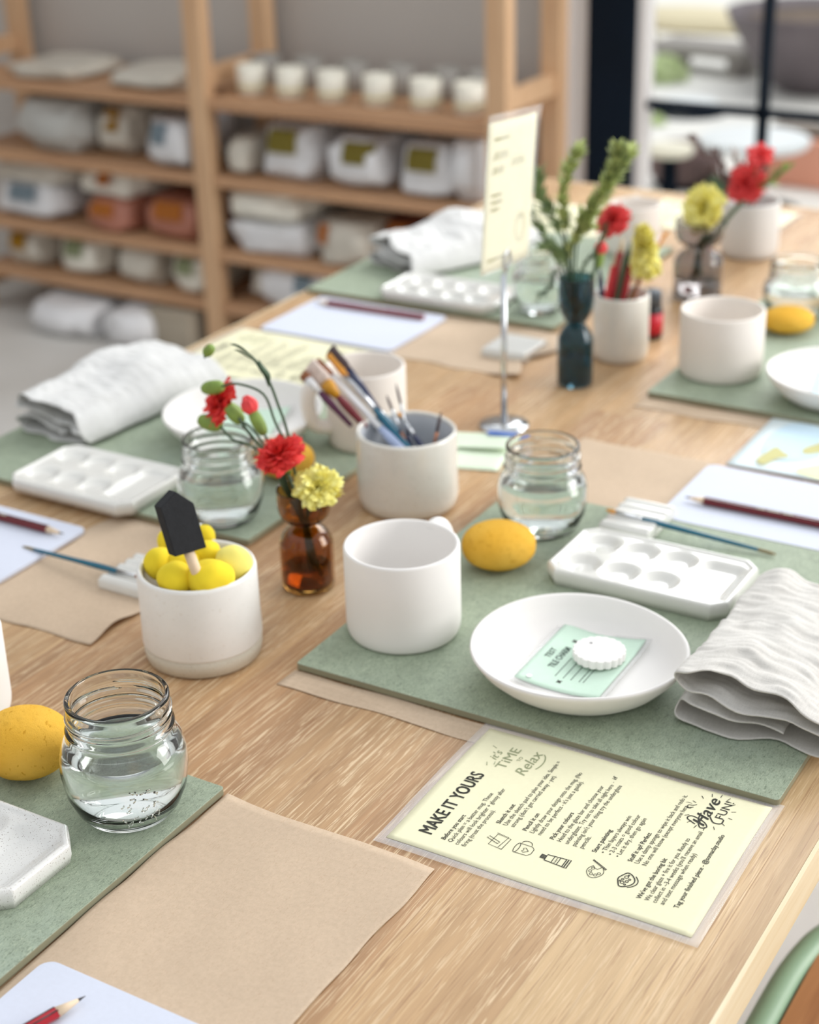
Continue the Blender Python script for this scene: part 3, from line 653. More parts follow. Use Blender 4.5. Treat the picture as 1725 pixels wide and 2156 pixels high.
for P_ in ([(.024,.02),(.034,.012),(.040,.03),(.050,.042),(.040,.052),(.030,.060),(.026,.042)], [(.062,.055),(.078,.075),(.082,.12),(.072,.10),(.056,.07)]):
    local('brown_shape', blob(P_, lz+.0003), paper('khaki_print', rgb(200,196,140), .05), t, False)
local('white_cloud', blob([(.085,.07),(.11,.09),(.10,.13),(.088,.12)], lz+.0003), ax, t, False)
bm = bmesh.new()
for k in range(5): box(bm, .135, .19-.01*(k % 2), .022+.011*k, .028+.011*k, lz+.0002, lz+.0004)
local('text_bars', bm, paper('cream_print', rgb(250,250,228), .02), t, False)

# ------------------------------------------------------------ sign on a stand
t = thing('table_sign_stand', 'chrome table stand holding a yellow printed card on a thin pole', 'sign', (-.744, 1.421, 0))
local('base', lathe([(0,0),(.0255,0),(.0265,.0015),(.0255,.004),(.010,.006),(.004,.0065),(0,.0065)], 48), CHROME, t)
local('pole', lathe([(0,.006),(.0032,.006),(.0032,.165),(0,.165)], 20), CHROME, t)
bm = bmesh.new(); P = catmull([(0,0,.160),(.002,.004,.172),(.003,.009,.180),(.003,.004,.190),(.003,-.003,.186),(.003,-.005,.176),(.002,0,.168)], 6); tube(bm, P, .0016, 8)
local('clip', bm, CHROME, t)
cm = Matrix.Translation((-.7442, 1.4234, .1736)) @ Matrix.Rotation(1.5845, 4, 'Z') @ Matrix.Rotation(.0279, 4, 'X') @ Matrix.Rotation(.079, 4, 'Y') @ Matrix.Rotation(PI/2, 4, 'X')
# card local: x along its width, y up, z = out of its printed face (+X in the room)
bm = sheet(bmesh.new(), -.0525, .0525, 0, .1464, -.0003, .0005, 10, 14, lambda u, v: .0015*math.sin(u*3.1))
card = obj('yellow_card', bm, YPAPER, t); 
SIGN_BITS = [(card, cm)]
slv = N('clear_sleeve'); slv.set(color=(1,1,1,1), rough=.06, ior=1.45, alpha=.16); slv = slv.m
bm = sheet(bmesh.new(), -.0545, .0575, -.002, .154, .0008, .0002, 10, 14, lambda u, v: .0016*math.sin(u*3.1)+.004*max(0, v-.85)*max(0, u-.5)*10)
SIGN_BITS.append((obj('plastic_sleeve', bm, slv, t, label='clear plastic sleeve'), cm))
fsi = plain('faint_sign_ink', rgb(140,136,92), .7)
def wig(x, y, w_, h):
    bm = bmesh.new(); n_ = max(3, int(w_/(h*.55))); line(bm, [(x+w_*k/n_, y+(h/2 if k % 2 else -h/2)) for k in range(n_+1)], .0018); return bm
for nm, b_ in [('printed_title', wig(-.040,.114,.030,.008)), ('printed_title', wig(-.040,.100,.022,.007)), ('printed_title', wig(-.002,.104,.028,.008)), ('printed_line', wig(-.040,.076,.020,.0015)), ('printed_line', wig(-.040,.069,.022,.0015)), ('printed_line', wig(-.040,.062,.016,.0015)), ('printed_line', wig(-.042,.012,.038,.0015)),
               ('printed_line', wig(-.040,.130,.030,.0015)), ('mug_drawing', line(line(bmesh.new(), circ(.026,.036,.010,.014,16), .0009), [(.018,.046),(.034,.046)], .0009))]:
    for v in b_.verts: v.co.z = .0020
    SIGN_BITS.append((obj(nm, b_, fsi, t, False), cm))
for o, m_ in SIGN_BITS: o.matrix_parent_inverse = Matrix.Identity(4); o.matrix_basis = t.matrix_basis.inverted() @ m_

# ------------------------------------------------------------ mugs, pots, plates
def mug_body(R, H, wall=.004, foot=None, n=72):
    f = foot or R*.90
    pr = [(0,.0015),(f-.004,.0015),(f-.002,0),(f+.001,.0004)]
    for k in range(1, 7): a = k/6*PI/2; pr.append((f+.001+(R-f-.001)*math.sin(a), .012*(1-math.cos(a))+.0004))
    pr += [(R,.02),(R,H*.5),(R,H-.002),(R-.0006,H-.0006),(R-wall*.5,H),(R-wall+.0006,H-.0006),(R-wall,H-.002),(R-wall,H*.5),(R-wall,.018),(R-wall-.004,.010),(R-wall-.010,.007),(0,.0065)]
    return lathe(pr, n)
def handle(R, H, ang, out=.026, r=.0055, z0=.25, z1=.86):
    d = Vector((math.cos(ang), math.sin(ang), 0)); P = [d*(R-.003)+Vector((0,0,H*z1)), d*(R+out*.55)+Vector((0,0,H*(z1+.03))), d*(R+out)+Vector((0,0,H*(z1-.13))), d*(R+out*1.02)+Vector((0,0,H*.5)), d*(R+out*.72)+Vector((0,0,H*(z0+.06))), d*(R-.003)+Vector((0,0,H*z0))]
    return tube(bmesh.new(), catmull(P, 8), r, 14, flat=(1, 1.25))
def mug(x, y, R, H, ang, label, mat=BISQUE, z=BZ, **k):
    t = thing('mug', label, 'mug', (x, y, z+.0003), 0, 'unglazed pottery mugs')
    local('mug_body', mug_body(R, H), mat, t)
    if ang is not None: local('handle', handle(R, H, ang, **k), mat, t)
    return t
mug(-.6095, .990, .0462, .0765, 1.56, 'white bisque mug on the corner of the near board, left of the plate', BISQUEW, out=.021, r=.0062, z1=.865)
mug(-.844, 1.312, .0405, .082, math.atan2(-.75, -.62), 'off white mug with round handle standing behind the brush pot', out=.020, r=.0075)
mug(-.597, 1.659, .0463, .0735, None, 'pale mug on the right far board left of the yellow sponge')
mug(-.8425, .722, .0444, .069, math.atan2(-.5, -.9), 'white mug cut off by the left edge of the view', BISQUEW, z=BZ)
mug(-.872, 2.052, .036, .068, math.atan2(1, -.4), 'pinkish mug at the far end behind the red carnation')
mug(-.565, 2.19, .03, .04, None, 'short white mug at the far right end of the table', BISQUEW, z=.0)

# foam pot
def pot(x, y, R, H, mat, label, inner=None, base=None, wall=.0045, wob=0.0, name='pot'):
    t = thing(name, label, 'pot', (x, y, .0003), 0, 'stoneware pots')
    rb = R*.97; fn = (lambda v: v*(1+wob*mnoise.noise(Vector((v.x*20, v.y*20, v.z*14))))) if wob else None
    bh = .016 if base else 0
    if base: local('bare_clay_foot', lathe([(0,.001),(R*.90,.0),(R*.96,.002),(R*.985,.008),(R*.989,bh),(R*.95,bh),(R*.9,.006),(0,.004)], 72, fn), base, t, label='unglazed sandy foot')
    z0 = bh
    pr = [(0,.004),(R*.86,.0042),(R*.95,z0-.0004),(R*.990,z0-.0002)] if base else [(0,0),(R*.88,0),(R*.95,.003),(R*.985,.010)]
    pr += [(R*.999,z0+.001+(.012 if not base else 0)),(R*.99,H*.5),(R*.985,H-.003),(R*.97,H-.0005),(R*.985-wall*.5,H+.0003),(R*.985-wall+.0006,H-.001)]
    pr2 = [(R*.985-wall,H-.003),(R*.98-wall,H*.5),(R*.96-wall,.012),(R*.9-wall,.0075),(0,.007)]
    if inner:
        local('pot_body', lathe(pr+pr2[:1]+[(R*.985-wall+.0012,H-.004),(R*.98-wall+.0012,.014),(0,.006)], 72, fn), mat, t); local('inner_glaze', lathe([(R*.985-wall+.0004,H-.0025)]+pr2+[(0,.0065),(R*.96-wall+.0006,.0115),(R*.98-wall+.0007,H*.5)], 72, fn, closed=False), inner, t, label='grey glazed inside')
    else: local('pot_body', lathe(pr+pr2, 72, fn), mat, t)
    return t
FPOT = (-.738, .8935); pot(*FPOT, .0475, .0775, POTW, 'matt white pot with sandy foot holding yellow foam daubers', base=RAWCLAY, wob=.012)
BPOT = (-.737, 1.213); pot(*BPOT, .0480, .0750, STONE, 'glazed pot with grey inside holding paintbrushes', inner=GREYIN, wob=.03)
RPOT = (-.724, 1.673); pot(*RPOT, .0325, .0765, STONE, 'tall off white pot of pencils behind the teal vase', wall=.0035)
QPOT = (-.735, 2.131); pot(*QPOT, .0395, .075, plain('pale_grey_pot', rgb(214,212,210), .5, .02), 'pale grey pot at the far right with red carnations', wall=.0035)

def plate(x, y, R, label, H=.030, z=BZ, mat=BISQUEW, egg=.02, ph=0):
    pr = [(0,.001),(R*.60,.001),(R*.64,0),(R*.68,.001),(R*.80,.008),(R*.92,.018),(R*.985,H-.004),(R,H-.0015),(R*.997,H),(R*.978,H+.0006),(R*.958,H-.0008),(R*.93,H-.007),(R*.86,.0145),(R*.76,.0092),(R*.60,.0072),(0,.0068)]
    def fn(v):
        a = math.atan2(v.y, v.x)+ph; k = 1+egg*math.cos(2*a)+egg*.6*math.cos(3*a+1)
        return Vector((v.x*k, v.y*k, v.z*(1+.05*math.cos(a*2+1)*(1 if v.z > .01 else 0))))
    o = obj('plate', lathe(pr, 96, fn), mat); o.location = (x, y, z+.0002); return tag(o, label, 'plate', 'shallow bisque plates')
PL = (-.4520, .985); plate(*PL, .0812, 'round white bisque plate holding the mint card and scalloped tile')
plate(-.966, 1.264, .0840, 'round white plate left of the far mug, behind the jar', ph=1)
plate(-.455, 1.644, .0800, 'round white plate cut off by the right edge of the view', ph=2)
# mint cards in plates
CT = (-.0235, -.0070, -.0148, -.018); CL = ((-.009, -.0277, .002), (-.0024, -.0277, 0), (.0038, -.0277, 0), (.0106, -.0277, 0), (.0139, -.0277, 0))
def mintcard(x, y, rz, label, mat=MINT, txt=True, z=.0145):
    t = thing('mint_card', label, 'card', (x, y, z), rz)
    L, Wd = .068, .092
    cur = lambda u, v: .0035*(u-.5)**2*4*.9+.0045*max(0, v-.75)*4*max(0, u-.4)
    local('laminate', sheet(bmesh.new(), -L/2-.004, L/2+.004, -Wd/2-.004, Wd/2+.004, 0, .0002, 20, 16, cur), bpy.data.materials['laminate_film'], t, label='clear laminate edge')
    local('card', sheet(bmesh.new(), -L/2, L/2, -Wd/2, Wd/2, .0003, .0003, 20, 16, cur), mat, t)
    if txt:
        def put(pname, bm, m2):
            for v in bm.verts:
                a, b = v.co.x, v.co.y; v.co = Vector((-b, a, 0)) if False else Vector((a, b, 0))
            for v in bm.verts: v.co.z = .0008+cur(v.co.x/(L)+.5, v.co.y/Wd+.5)
            return local(pname, bm, m2, t, False)
        bm = bmesh.new()
        b1 = textbm('TEST', 0, 0, .0145, .0065, .02); b2 = textbm('TILE CHARM', 0, 0, .033, .0075, .02)
        for b_, ox, oy in ((b1, CT[0], CT[1]), (b2, CT[2], CT[3])):
            for v in b_.verts: v.co = Vector((ox-v.co.y, oy+v.co.x, 0))
            me = bpy.data.meshes.new('x'); b_.to_mesh(me); b_.free(); bm.from_mesh(me); bpy.data.meshes.remove(me)
        for x_, y0_, y1_ in CL: line(bm, [(x_, y0_), (x_, y1_)], .0006)
        put('card_text', bm, plain('faded_ink', rgb(70,90,78), .7))
        bm = bmesh.new()
        for x_, y_ in ((-.017, .026), (.0055, .0385), (-.003, -.0334)):
            vs = [bm.verts.new((x_+.003*math.cos(k*PI/4)*(1 if k % 2 else .45), y_+.003*math.sin(k*PI/4)*(1 if k % 2 else .45), 0)) for k in range(8)]; bm.faces.new(vs)
        put('star_marks', bm, INK)
        bm = bmesh.new(); prism(bm, circ(-.0249, -.0392, .0022, n=14)[:-1], .0028, .0034); local('hole_reinforcement', bm, WHITEP, t, False, 'small white dot')
    return t
mintcard(-.4550, .9945, .015, 'mint green laminated card lying on the near plate')
mintcard(-.966, 1.270, .3, 'mint green card lying on the far left plate', txt=False, z=.0150)
mintcard(-.448, 1.64, .2, 'pale blue card lying on the plate at the right edge', paper('pale_blue_card', rgb(196,228,238), .02), False, .0150)
# scalloped tile
t = thing('scalloped_tile', 'white scalloped round test tile with a small hole on the mint card', 'tile', (-.4445, 1.0040, .0182))
nn = 20; pts = []; 
for k in range(nn*8):
    a = 2*PI*k/(nn*8); pts.append(((.0203-.0016*(1-abs(math.sin(a*nn/2)))**1.5)*math.cos(a), (.0203-.0016*(1-abs(math.sin(a*nn/2)))**1.5)*math.sin(a)))
bm = prism(bmesh.new(), pts, 0, .0068); o = local('tile_body', bm, BISQUEW, t, False); bv = o.modifiers.new('b', 'BEVEL'); bv.width = .0005; bv.segments = 2; bv.limit_method = 'ANGLE'; bv.angle_limit = 1.2
local('hole', prism(bmesh.new(), circ(-.0095, .0055, .0014, n=16)[:-1], .00675, .00685), GRAPH, t, False, 'small dark hole')
# folded mint papers by the stand
t = thing('folded_card', 'pale mint folded card with a blue edge lying by the sign stand', 'card', (-.733, 1.344, .0005), .25)
local('card', sheet(bmesh.new(), -.042, .030, -.040, .040, 0, .0004, 10, 10, lambda u, v: .002*abs(u-.5)), PALEMINT, t)
local('upper_flap', sheet(bmesh.new(), -.040, .030, .004, .044, .0024, .0004, 10, 10, lambda u, v: .004*u), PALEMINT, t)
local('blue_edge', nbox(.000, .040, .036, .045, .0068, .0074), BLUE, t, False, 'blue printed strip')

# ------------------------------------------------------------ jars with water
def jar(x, y, R, H, label, level=.55, emb=False):
    t = thing('glass_jar', label, 'jar', (x, y, BZ+.0006), 0, 'glass jars of water')
    rn = R*.80; zs = H*.70; w_ = .0024
    out = [(0,.0025),(R*.45,.002),(R*.62,0),(R*.72,.0012),(R*.84,.008),(R*.95,.020),(R,H*.40),(R*.985,H*.52),(R*.93,H*.62),(rn+.002,zs-.001),(rn+.0004,zs+.001),(rn+.0016,zs+.003),(rn+.0022,zs+.0045),(rn+.0012,zs+.006),(rn,zs+.0075),
           (rn,zs+.0095),(rn+.0011,zs+.0110),(rn+.0011,zs+.0125),(rn,zs+.014),(rn-.0002,H-.006),(rn+.0004,H-.003),(rn+.0002,H-.001),(rn-.0008,H)]
    inn = [(rn-.002,H-.0004),(rn-.0027,H-.003),(rn-.0026,zs),(R*.93-w_-.001,H*.60),(R*.985-w_,H*.50),(R-w_,H*.39),(R*.95-w_,.021),(R*.82-w_,.0105),(R*.62,.0062),(0,.0055)]
    inn = [(p_.x, p_.y) for p_ in catmull([(a, b, 0) for a, b in inn], 3)]
    local('glass', lathe(out+inn, 96), GLASS, t)
    zl = H*level
    def rin(z):
        for (r0, z0), (r1, z1) in zip(inn, inn[1:]):
            if z1 <= z <= z0: return r1+(r0-r1)*(z-z1)/(z0-z1+1e-9)
        return rn-.003
    wp = [(0,.0056)]+[(max(.001, rin(z)-.00012), z) for z in [.0058,.0075,.010,.014,.020,.026,.032,.038,.044,.05] if z < zl-.001]+[(rin(zl)-.0001, zl),(rin(zl)-.0012,zl-.0006),(0,zl-.0006)]
    local('water', lathe(wp, 96), WATER, t)
    # screw thread: a helix ridge
    bm = bmesh.new(); P = [(math.cos(a)*(rn+.0006), math.sin(a)*(rn+.0006), zs+.010+.0052*a/(2*PI)) for a in [k*.15+2.2 for k in range(44)]]
    tube(bm, P, [.0002]+[.0009]*42+[.0002], 8); local('screw_thread', bm, GLASS, t)
    if emb:
        bm = bmesh.new(); rnd = random.Random(4)
        for k in range(34):
            a = -.65+rnd.uniform(-.30, .30); z = .026+rnd.uniform(-.014, .014); d = Vector((math.cos(a), math.sin(a), 0)); r_ = R*(.995 if .018 < z else .95)+.0001
            p0 = d*r_+Vector((0,0,z)); tn = Vector((-d.y, d.x, 0)); q = rnd.uniform(0, PI)
            tube(bm, [p0-tn*.0016*math.cos(q)-Vector((0,0,.0016*math.sin(q))), p0+tn*.0004, p0+tn*.0016*math.cos(q)+Vector((0,0,.0016*math.sin(q)))], .0005, 6)
        local('embossing', bm, GLASS, t, label='embossed pattern on the glass')
    return t
jar(-.647, .690, .0425, .0890, 'clear glass jar of water on the front left board', .57, True)
jar(-.594, 1.208, .0408, .0820, 'clear glass jar of water on the near board behind the yellow sponge', .60)
jar(-.865, 1.0925, .0400, .0805, 'clear glass jar of water on the left board behind the foam pot', .58)
jar(-.585, 1.880, .0410, .0700, 'clear glass jar at the right behind the pale mug', .5)
jar(-.875, 1.765, .0340, .0800, 'clear glass jar on the far board behind the sign pole', .55)

# ------------------------------------------------------------ hourglass vases
def vase(x, y, R, H, zn, label, mat, water=None, rn=.0072, rt=None, wm=None):
    t = thing('hourglass_vase', label, 'vase', (x, y, .0004), 0, 'hourglass bud vases'); rt = rt or R*1.0
    w_ = .0016; zb = zn*.84; hb = H-zn
    out = [(0,.001),(R*.8,.0),(R*.95,.002),(R,.006),(R,zb*.82),(R*.94,zb*.95),(R*.75,zb+(zn-zb)*.45),(rn+.003,zn-.0015),(rn,zn),(rn+.003,zn+.0025),(R*.72,zn+hb*.15),(R*.93,zn+hb*.33),(rt*1.0,zn+hb*.60),(rt,zn+hb*.85),(rt,H-.0008),(rt-.0006,H)]
    inn = [(rt-w_,H-.0008),(rt-w_,zn+hb*.85),(rt*1.0-w_,zn+hb*.60),(R*.93-w_,zn+hb*.35),(R*.70-w_,zn+hb*.19),(rn-.0010,zn+.003),(rn-.0018,zn),(rn-.0008,zn-.002),(R*.74-w_,zb+(zn-zb)*.36),(R*.93-w_,zb*.92),(R-w_,zb*.80),(R-w_,.009),(R*.9-w_,.005),(0,.0045)]
    out = [(p_.x, p_.y) for p_ in catmull([(a, b, 0) for a, b in out], 3)]; inn = [(p_.x, p_.y) for p_ in catmull([(a, b, 0) for a, b in inn], 3)]
    local('glass', lathe(out+inn, 72), mat, t)
    if water: local('water', lathe([(0,.0047),(R*.88-w_,.0052),(R-w_-.0002,.010),(R-w_-.0002,water),(0,water)], 64), wm or WATER, t)
    return t
VA = (-.727, 1.027); vase(*VA, .0228, .0915, .058, 'amber hourglass bud vase with red and yellow carnations', AMBER, .019, wm=AMBERW)
VT = (-.732, 1.568); vase(*VT, .0198, .1235, .070, 'dark teal hourglass bud vase with greenery', TEALG, .03, rn=.008)
VS = (-.728, 1.922); vase(*VS, .0310, .100, .064, 'smoke grey hourglass bud vase with a yellow pompom flower', SMOKE, .02, rn=.010)

# ------------------------------------------------------------ flowers
def carnation(c, r, nrm, mat, label, stem=None, seed=1, name='carnation', petals=46, calyx=True, elong=1.0, smat=DGREEN):
    rnd = random.Random(seed); n = Vector(nrm).normalized(); u = n.orthogonal().normalized(); v_ = n.cross(u)
    c = Vector(c); t = thing(name, label, 'flower', c, 0, 'cut flowers'); bm = bmesh.new()
    for k in range(petals):
        ring = k/petals; tilt = .12+1.45*ring**.75; az = k*2.39996+rnd.uniform(-.3, .3)
        d0 = u*math.cos(az)+v_*math.sin(az); L = r*(.80+.30*ring)*rnd.uniform(.88, 1.1); wd = r*(.85+.35*ring)
        nu, nv = 14, 7; G = []; ph = rnd.uniform(0, 6); off = (.5-ring)*2*r*(elong-1)
        tn = n.cross(d0)
        for i in range(nu+1):
            row = []; s = (i/nu-.5)*2
            for j in range(nv+1):
                f = j/nv; a = tilt*f**.9
                rad = math.sin(a)*L*f*.95+r*.05*rnd.random()*0+r*.04; hh = math.cos(a)*L*f*elong
                wv = s*wd*.72*f**.6*(1+.1*math.sin(ph+f*9))
                ruf = .20*r*f*f*math.sin(s*5+ph)+.06*r*f**3*math.sin(s*13+ph*2)
                tooth = 1+.05*f**4*math.sin(s*20+ph)-.05*f*s*s
                p_ = d0*(rad*tooth)+n*((hh*tooth)+ruf*.6)+tn*wv+d0*ruf
                row.append(bm.verts.new(c+p_-n*r*.45+n*(p_.dot(n)*(elong-1)*.5+off)))
            G.append(row)
        for i in range(nu):
            for j in range(nv): bm.faces.new((G[i][j], G[i+1][j], G[i+1][j+1], G[i][j+1]))
    obj('petals', bm, mat, t)
    if calyx: obj('calyx', tube(bmesh.new(), [c-n*r*.35, c-n*r*.6, c-n*r*1.15, c-n*r*1.5], [r*.36, r*.34, r*.26, r*.08], 12), GREEN, t)
    if stem: obj('stem', tube(bmesh.new(), catmull([c-n*r*1.35]+[Vector(s) for s in stem], 5), .0013, 8), smat, t)
    return t
yv = VA[1]
neck = Vector((VA[0], VA[1], .058)); inb = Vector((VA[0]+.006, VA[1], .014))
pr = aty(586, 952, 1.010)
carnation(pr, .0168, (-.1, -.42, .9), RED, 'open red carnation leaning out of the amber vase', [aty(590, 1010, 1.02), neck+Vector((-.003,0,0)), inb+Vector((-.004,0,0))], 3)
py_ = aty(668, 1021, 1.018)
carnation(py_, .0160, (.25, -.42, .8), YEL, 'pale yellow carnation in the amber vase', [aty(650, 1062, 1.028), neck+Vector((.003,0,0)), inb+Vector((.006,0,-.002))], 5, petals=72)
pb = aty(458, 848, 1.03)
carnation(pb, .0165, (-.45, -.6, .45), RED, 'red carnation on the long stem at the left, over the jar', [aty(505, 884, 1.02), aty(545, 935, 1.02), aty(600, 985, 1.026), neck, inb], 9, petals=26)
def bud(c, n, L, r, label, tip=None, stem=None, name='flower_bud'):
    c = Vector(c); n = Vector(n).normalized(); t = thing(name, label, 'flower bud', c, 0, 'carnation buds')
    obj('bud', tube(bmesh.new(), catmull([c-n*L*.5, c-n*L*.3, c, c+n*L*.3, c+n*L*.5], 3), [r*(.25+.75*math.sin(PI*min(1, max(0, (k/12)*.95+.04)))**.6) for k in range(13)], 12), GREEN, t)
    if tip:
        bm = bmesh.new(); rnd = random.Random(8)
        for k in range(9):
            a = k*.7; d = n.orthogonal().normalized(); d = Matrix.Rotation(a, 3, n) @ d
            tube(bm, catmull([c+n*L*.40+d*r*.3, c+n*L*.62+d*r*.9, c+n*L*(.85+rnd.uniform(-.05,.05))+d*r*.55, c+n*L*.95+d*r*.1], 3), [r*.5]*3+[r*.45]*3+[r*.3]*3+[r*.05], 8)
        obj('petal_tip', bm, tip, t, label='petals just opening')
    if stem: obj('stem', tube(bmesh.new(), catmull([c-n*L*.46]+[Vector(s) for s in stem], 5), .0011, 8), DGREEN, t)
S = lambda px, py, y=1.025: aty(px, py, y)
def dirpx(a, b, y=1.025): return (aty(*b, y)-aty(*a, y))
j1 = S(520, 935)
bud(S(448, 816), dirpx((472,814),(424,820)), .0225, .0062, 'green bud above the left red carnation', None, [S(500,808), S(555,830), S(580,890), S(612,960), neck])
bud(S(442, 890), dirpx((466,896),(420,882)), .0230, .0070, 'green bud below the left red carnation', None, [S(490,925), j1, S(575,975), neck])
bud(S(494, 872), dirpx((512,886),(478,852)), .0190, .0062, 'green bud just right of the left red carnation', None, [S(530,902), S(560,940), S(600,985), neck])
bud(S(543, 888), dirpx((556,912),(530,862)), .0240, .0056, 'coral tipped bud between the two red carnations', CORAL, [S(566,930), S(600,985), neck])
bud(S(440, 738), dirpx((432,748),(448,728)), .0120, .0046, 'small green bud at the top left above the napkin', None, [S(432,750), S(431,753)])
t = thing('grass_sprig', 'thin arching green sprig with narrow leaves in the amber vase', 'foliage', neck, 0, 'cut flowers')
obj('stem', tube(bmesh.new(), catmull([neck, S(618,980), S(604,905), S(585,850), S(570,810), S(548,770), S(520,742), S(492,724)], 6), [.0012]*30+[.0008]*13, 8), DGREEN, t)
for P_, R_ in (([S(566,815), S(560,790), S(548,772), S(532,752)], .0032), ([S(568,806), S(566,790), S(552,772), S(545,758)], .0026), ([S(540,765), S(520,742), S(500,728), S(484,725)], .0014), ([S(530,757), S(510,742), S(494,736)], .0012)):
    q = catmull(P_, 5); obj('leaf', tube(bmesh.new(), q, [R_*(.15+.85*math.sin(PI*k/(len(q)-1))) for k in range(len(q))], 8, flat=(1, .3)), DGREEN, t)
for P_, R_ in (([neck, S(600,1020), S(592,985), S(590,965)], .0040), ([neck, S(655,1060), S(640,1050), S(676,1075)], .0050)):
    q = catmull(P_, 5); obj('leaf', tube(bmesh.new(), q, [R_*(.25+.75*math.sin(PI*k/(len(q)-1))) for k in range(len(q))], 8, flat=(1, .3)), DGREEN, t)
# greenery in the teal vase
tn = Vector((VT[0], VT[1], .075)); T = lambda px, py, y=1.56: aty(px, py, y)
def sprig(pts, label, r=.0012, leaf=.007, dens=10, mat=SAGE, seed=1, y=1.56, root=None, smat=None, hang=.6):
    rnd = random.Random(seed); P = catmull([root or tn]+[T(a, b, y) for a, b in pts], 8); t = thing('green_sprig', label, 'foliage', P[0], 0, 'cut flowers')
    obj('stem', tube(bmesh.new(), P, r, 6), smat or DGREEN, t); bm = bmesh.new(); n0 = int(len(P)*.35)
    for i in range(n0, len(P)):
        for _ in range(dens):
            p_ = P[i]; tg = (P[min(i+1, len(P)-1)]-P[i-1]).normalized(); d = Vector((rnd.gauss(0,1), rnd.gauss(0,1), rnd.gauss(0,1))).normalized()
            d = (d-tg*d.dot(tg)).normalized(); dr = (d*hang+tg*.8).normalized(); L = leaf*rnd.uniform(.6, 1.2); s = tg.cross(dr).normalized()*L*.17; q = p_+tg*rnd.uniform(-.004, .004)
            bm.faces.new([bm.verts.new(q), bm.verts.new(q+dr*L*.5+s), bm.verts.new(q+dr*L), bm.verts.new(q+dr*L*.5-s)])
    obj('leaves', bm, mat, t); return t
plume = plain('plume_green', rgb(176,188,118), .7, .2, 60)
sprig([(1205,560), (1215,480), (1255,420), (1290,360), (1300,315)], 'upright green plume, topmost in the teal vase', leaf=.015, dens=13, mat=plume, hang=.9, seed=2)
sprig([(1215,520), (1245,450), (1280,390), (1325,325)], 'green plume leaning right out of the teal vase', leaf=.015, dens=12, mat=plume, hang=.9, seed=3)
sprig([(1195,520), (1185,440), (1192,370), (1215,320)], 'green plume rising straight above the teal vase', leaf=.015, dens=12, mat=plume, hang=.9, seed=4)
sprig([(1190,520), (1165,460), (1140,415), (1132,375)], 'green sprig leaning left beside the sign card', leaf=.018, dens=5, mat=SAGE, hang=.8, seed=5)
sprig([(1180,560), (1150,505), (1125,460)], 'loose dark sprig drooping left of the teal vase', leaf=.015, dens=4, mat=SAGE, seed=6)
sprig([(1198,540), (1215,500), (1240,478)], 'light feathery sprig low over the teal vase', leaf=.014, dens=6, mat=plume, seed=21)
sprig([(1190,560), (1172,525), (1150,520)], 'small sage sprig low left over the teal vase', leaf=.014, dens=5, mat=SAGE, seed=22)
sprig([(1225,570), (1255,530), (1275,480)], 'short dark sprig right of the teal vase stems', leaf=.010, dens=3, mat=DGREEN, seed=8)
sprig([(1175,575), (1160,600), (1142,618)], 'dark leaf bending down over the left lip of the teal vase', leaf=.010, dens=3, mat=DGREEN, seed=7)
carnation(T(1289, 462, 1.60), .0155, (-.1, -.6, .6), CORAL, 'coral red carnation beside the teal vase', [T(1272,505,1.59), T(1250,570,1.57), tn], 13)
bud(T(1262, 545, 1.58), (.15, 0, 1), .020, .0055, 'orange tipped bud right of the teal vase', CORAL, [T(1250,580,1.57), tn])
# smoke vase: yellow pompom
sn = Vector((VS[0], VS[1], .068)); carnation(aty(1478, 436, 1.91), .0235, (-.3, -.7, .3), YEL, 'yellow pompom flower over the smoke grey vase', [aty(1490,480,1.915), sn, Vector((VS[0]-.01, VS[1], .015))], 17, petals=60, name='pompom_flower')
t = thing('green_sprig', 'dark stems crossing from the grey vase towards the far pot', 'foliage', sn, 0, 'cut flowers')
for P_ in ([sn, aty(1500,500,1.92), aty(1540,450,1.94), aty(1565,425,1.95)], [sn+Vector((-.004,0,-.045)), sn, aty(1480,520,1.92), aty(1530,470,1.93)], [sn+Vector((.003,0,-.04)), sn, aty(1495,495,1.915)]):
    obj('stem', tube(bmesh.new(), catmull(P_, 6), .003, 8), DGREEN, t)
# pot of pencils + yellow cone flower
rin = Vector((RPOT[0], RPOT[1], .05)); Q = lambda px, py, y=1.67: aty(px, py, y)
carnation(Q(1360, 545), .0135, (.05, -.35, .9), YEL, 'tall yellow fluffy flower standing in the pencil pot', [Q(1340,600), rin, rin+Vector((.0,0,-.035))], 19, petals=80, elong=2.1)
t = sprig([(1345,590), (1375,540), (1400,495)], 'ochre twig leaning right in the pencil pot', leaf=.007, dens=3, mat=BRISTO, seed=12, y=1.68, root=rin, smat=BRISTO)
# far pot flowers
qn = Vector((QPOT[0], QPOT[1], .06)); F = lambda px, py, y=2.11: aty(px, py, y)
carnation(F(1569, 387), .0235, (-.1, -.8, .35), CORAL, 'large coral carnation low in the far pot', [F(1570,440), qn], 23, petals=44)
carnation(F(1602, 325), .0155, (.2, -.5, .7), CORAL, 'smaller coral carnation highest in the far pot', [F(1590,370), qn], 24, petals=26)
twig = plain('dusky_twig', rgb(120,102,100), .8, .2, 60)
sprig([(1545,410), (1510,360), (1475,310), (1462,292)], 'dusky brown twig spray leaning left from the far pot', leaf=.014, dens=3, mat=twig, seed=31, y=2.11, root=qn, smat=twig)
sprig([(1550,410), (1525,365), (1510,325)], 'dusky brown twig spray standing in the far pot', leaf=.016, dens=3, mat=twig, seed=32, y=2.11, root=qn, smat=twig)
sprig([(1560,400), (1555,360), (1548,330)], 'pale grey seed sprig behind the large coral carnation', leaf=.014, dens=3, mat=plain('pale_seed', rgb(196,190,186), .8, .1), seed=33, y=2.13, root=qn)
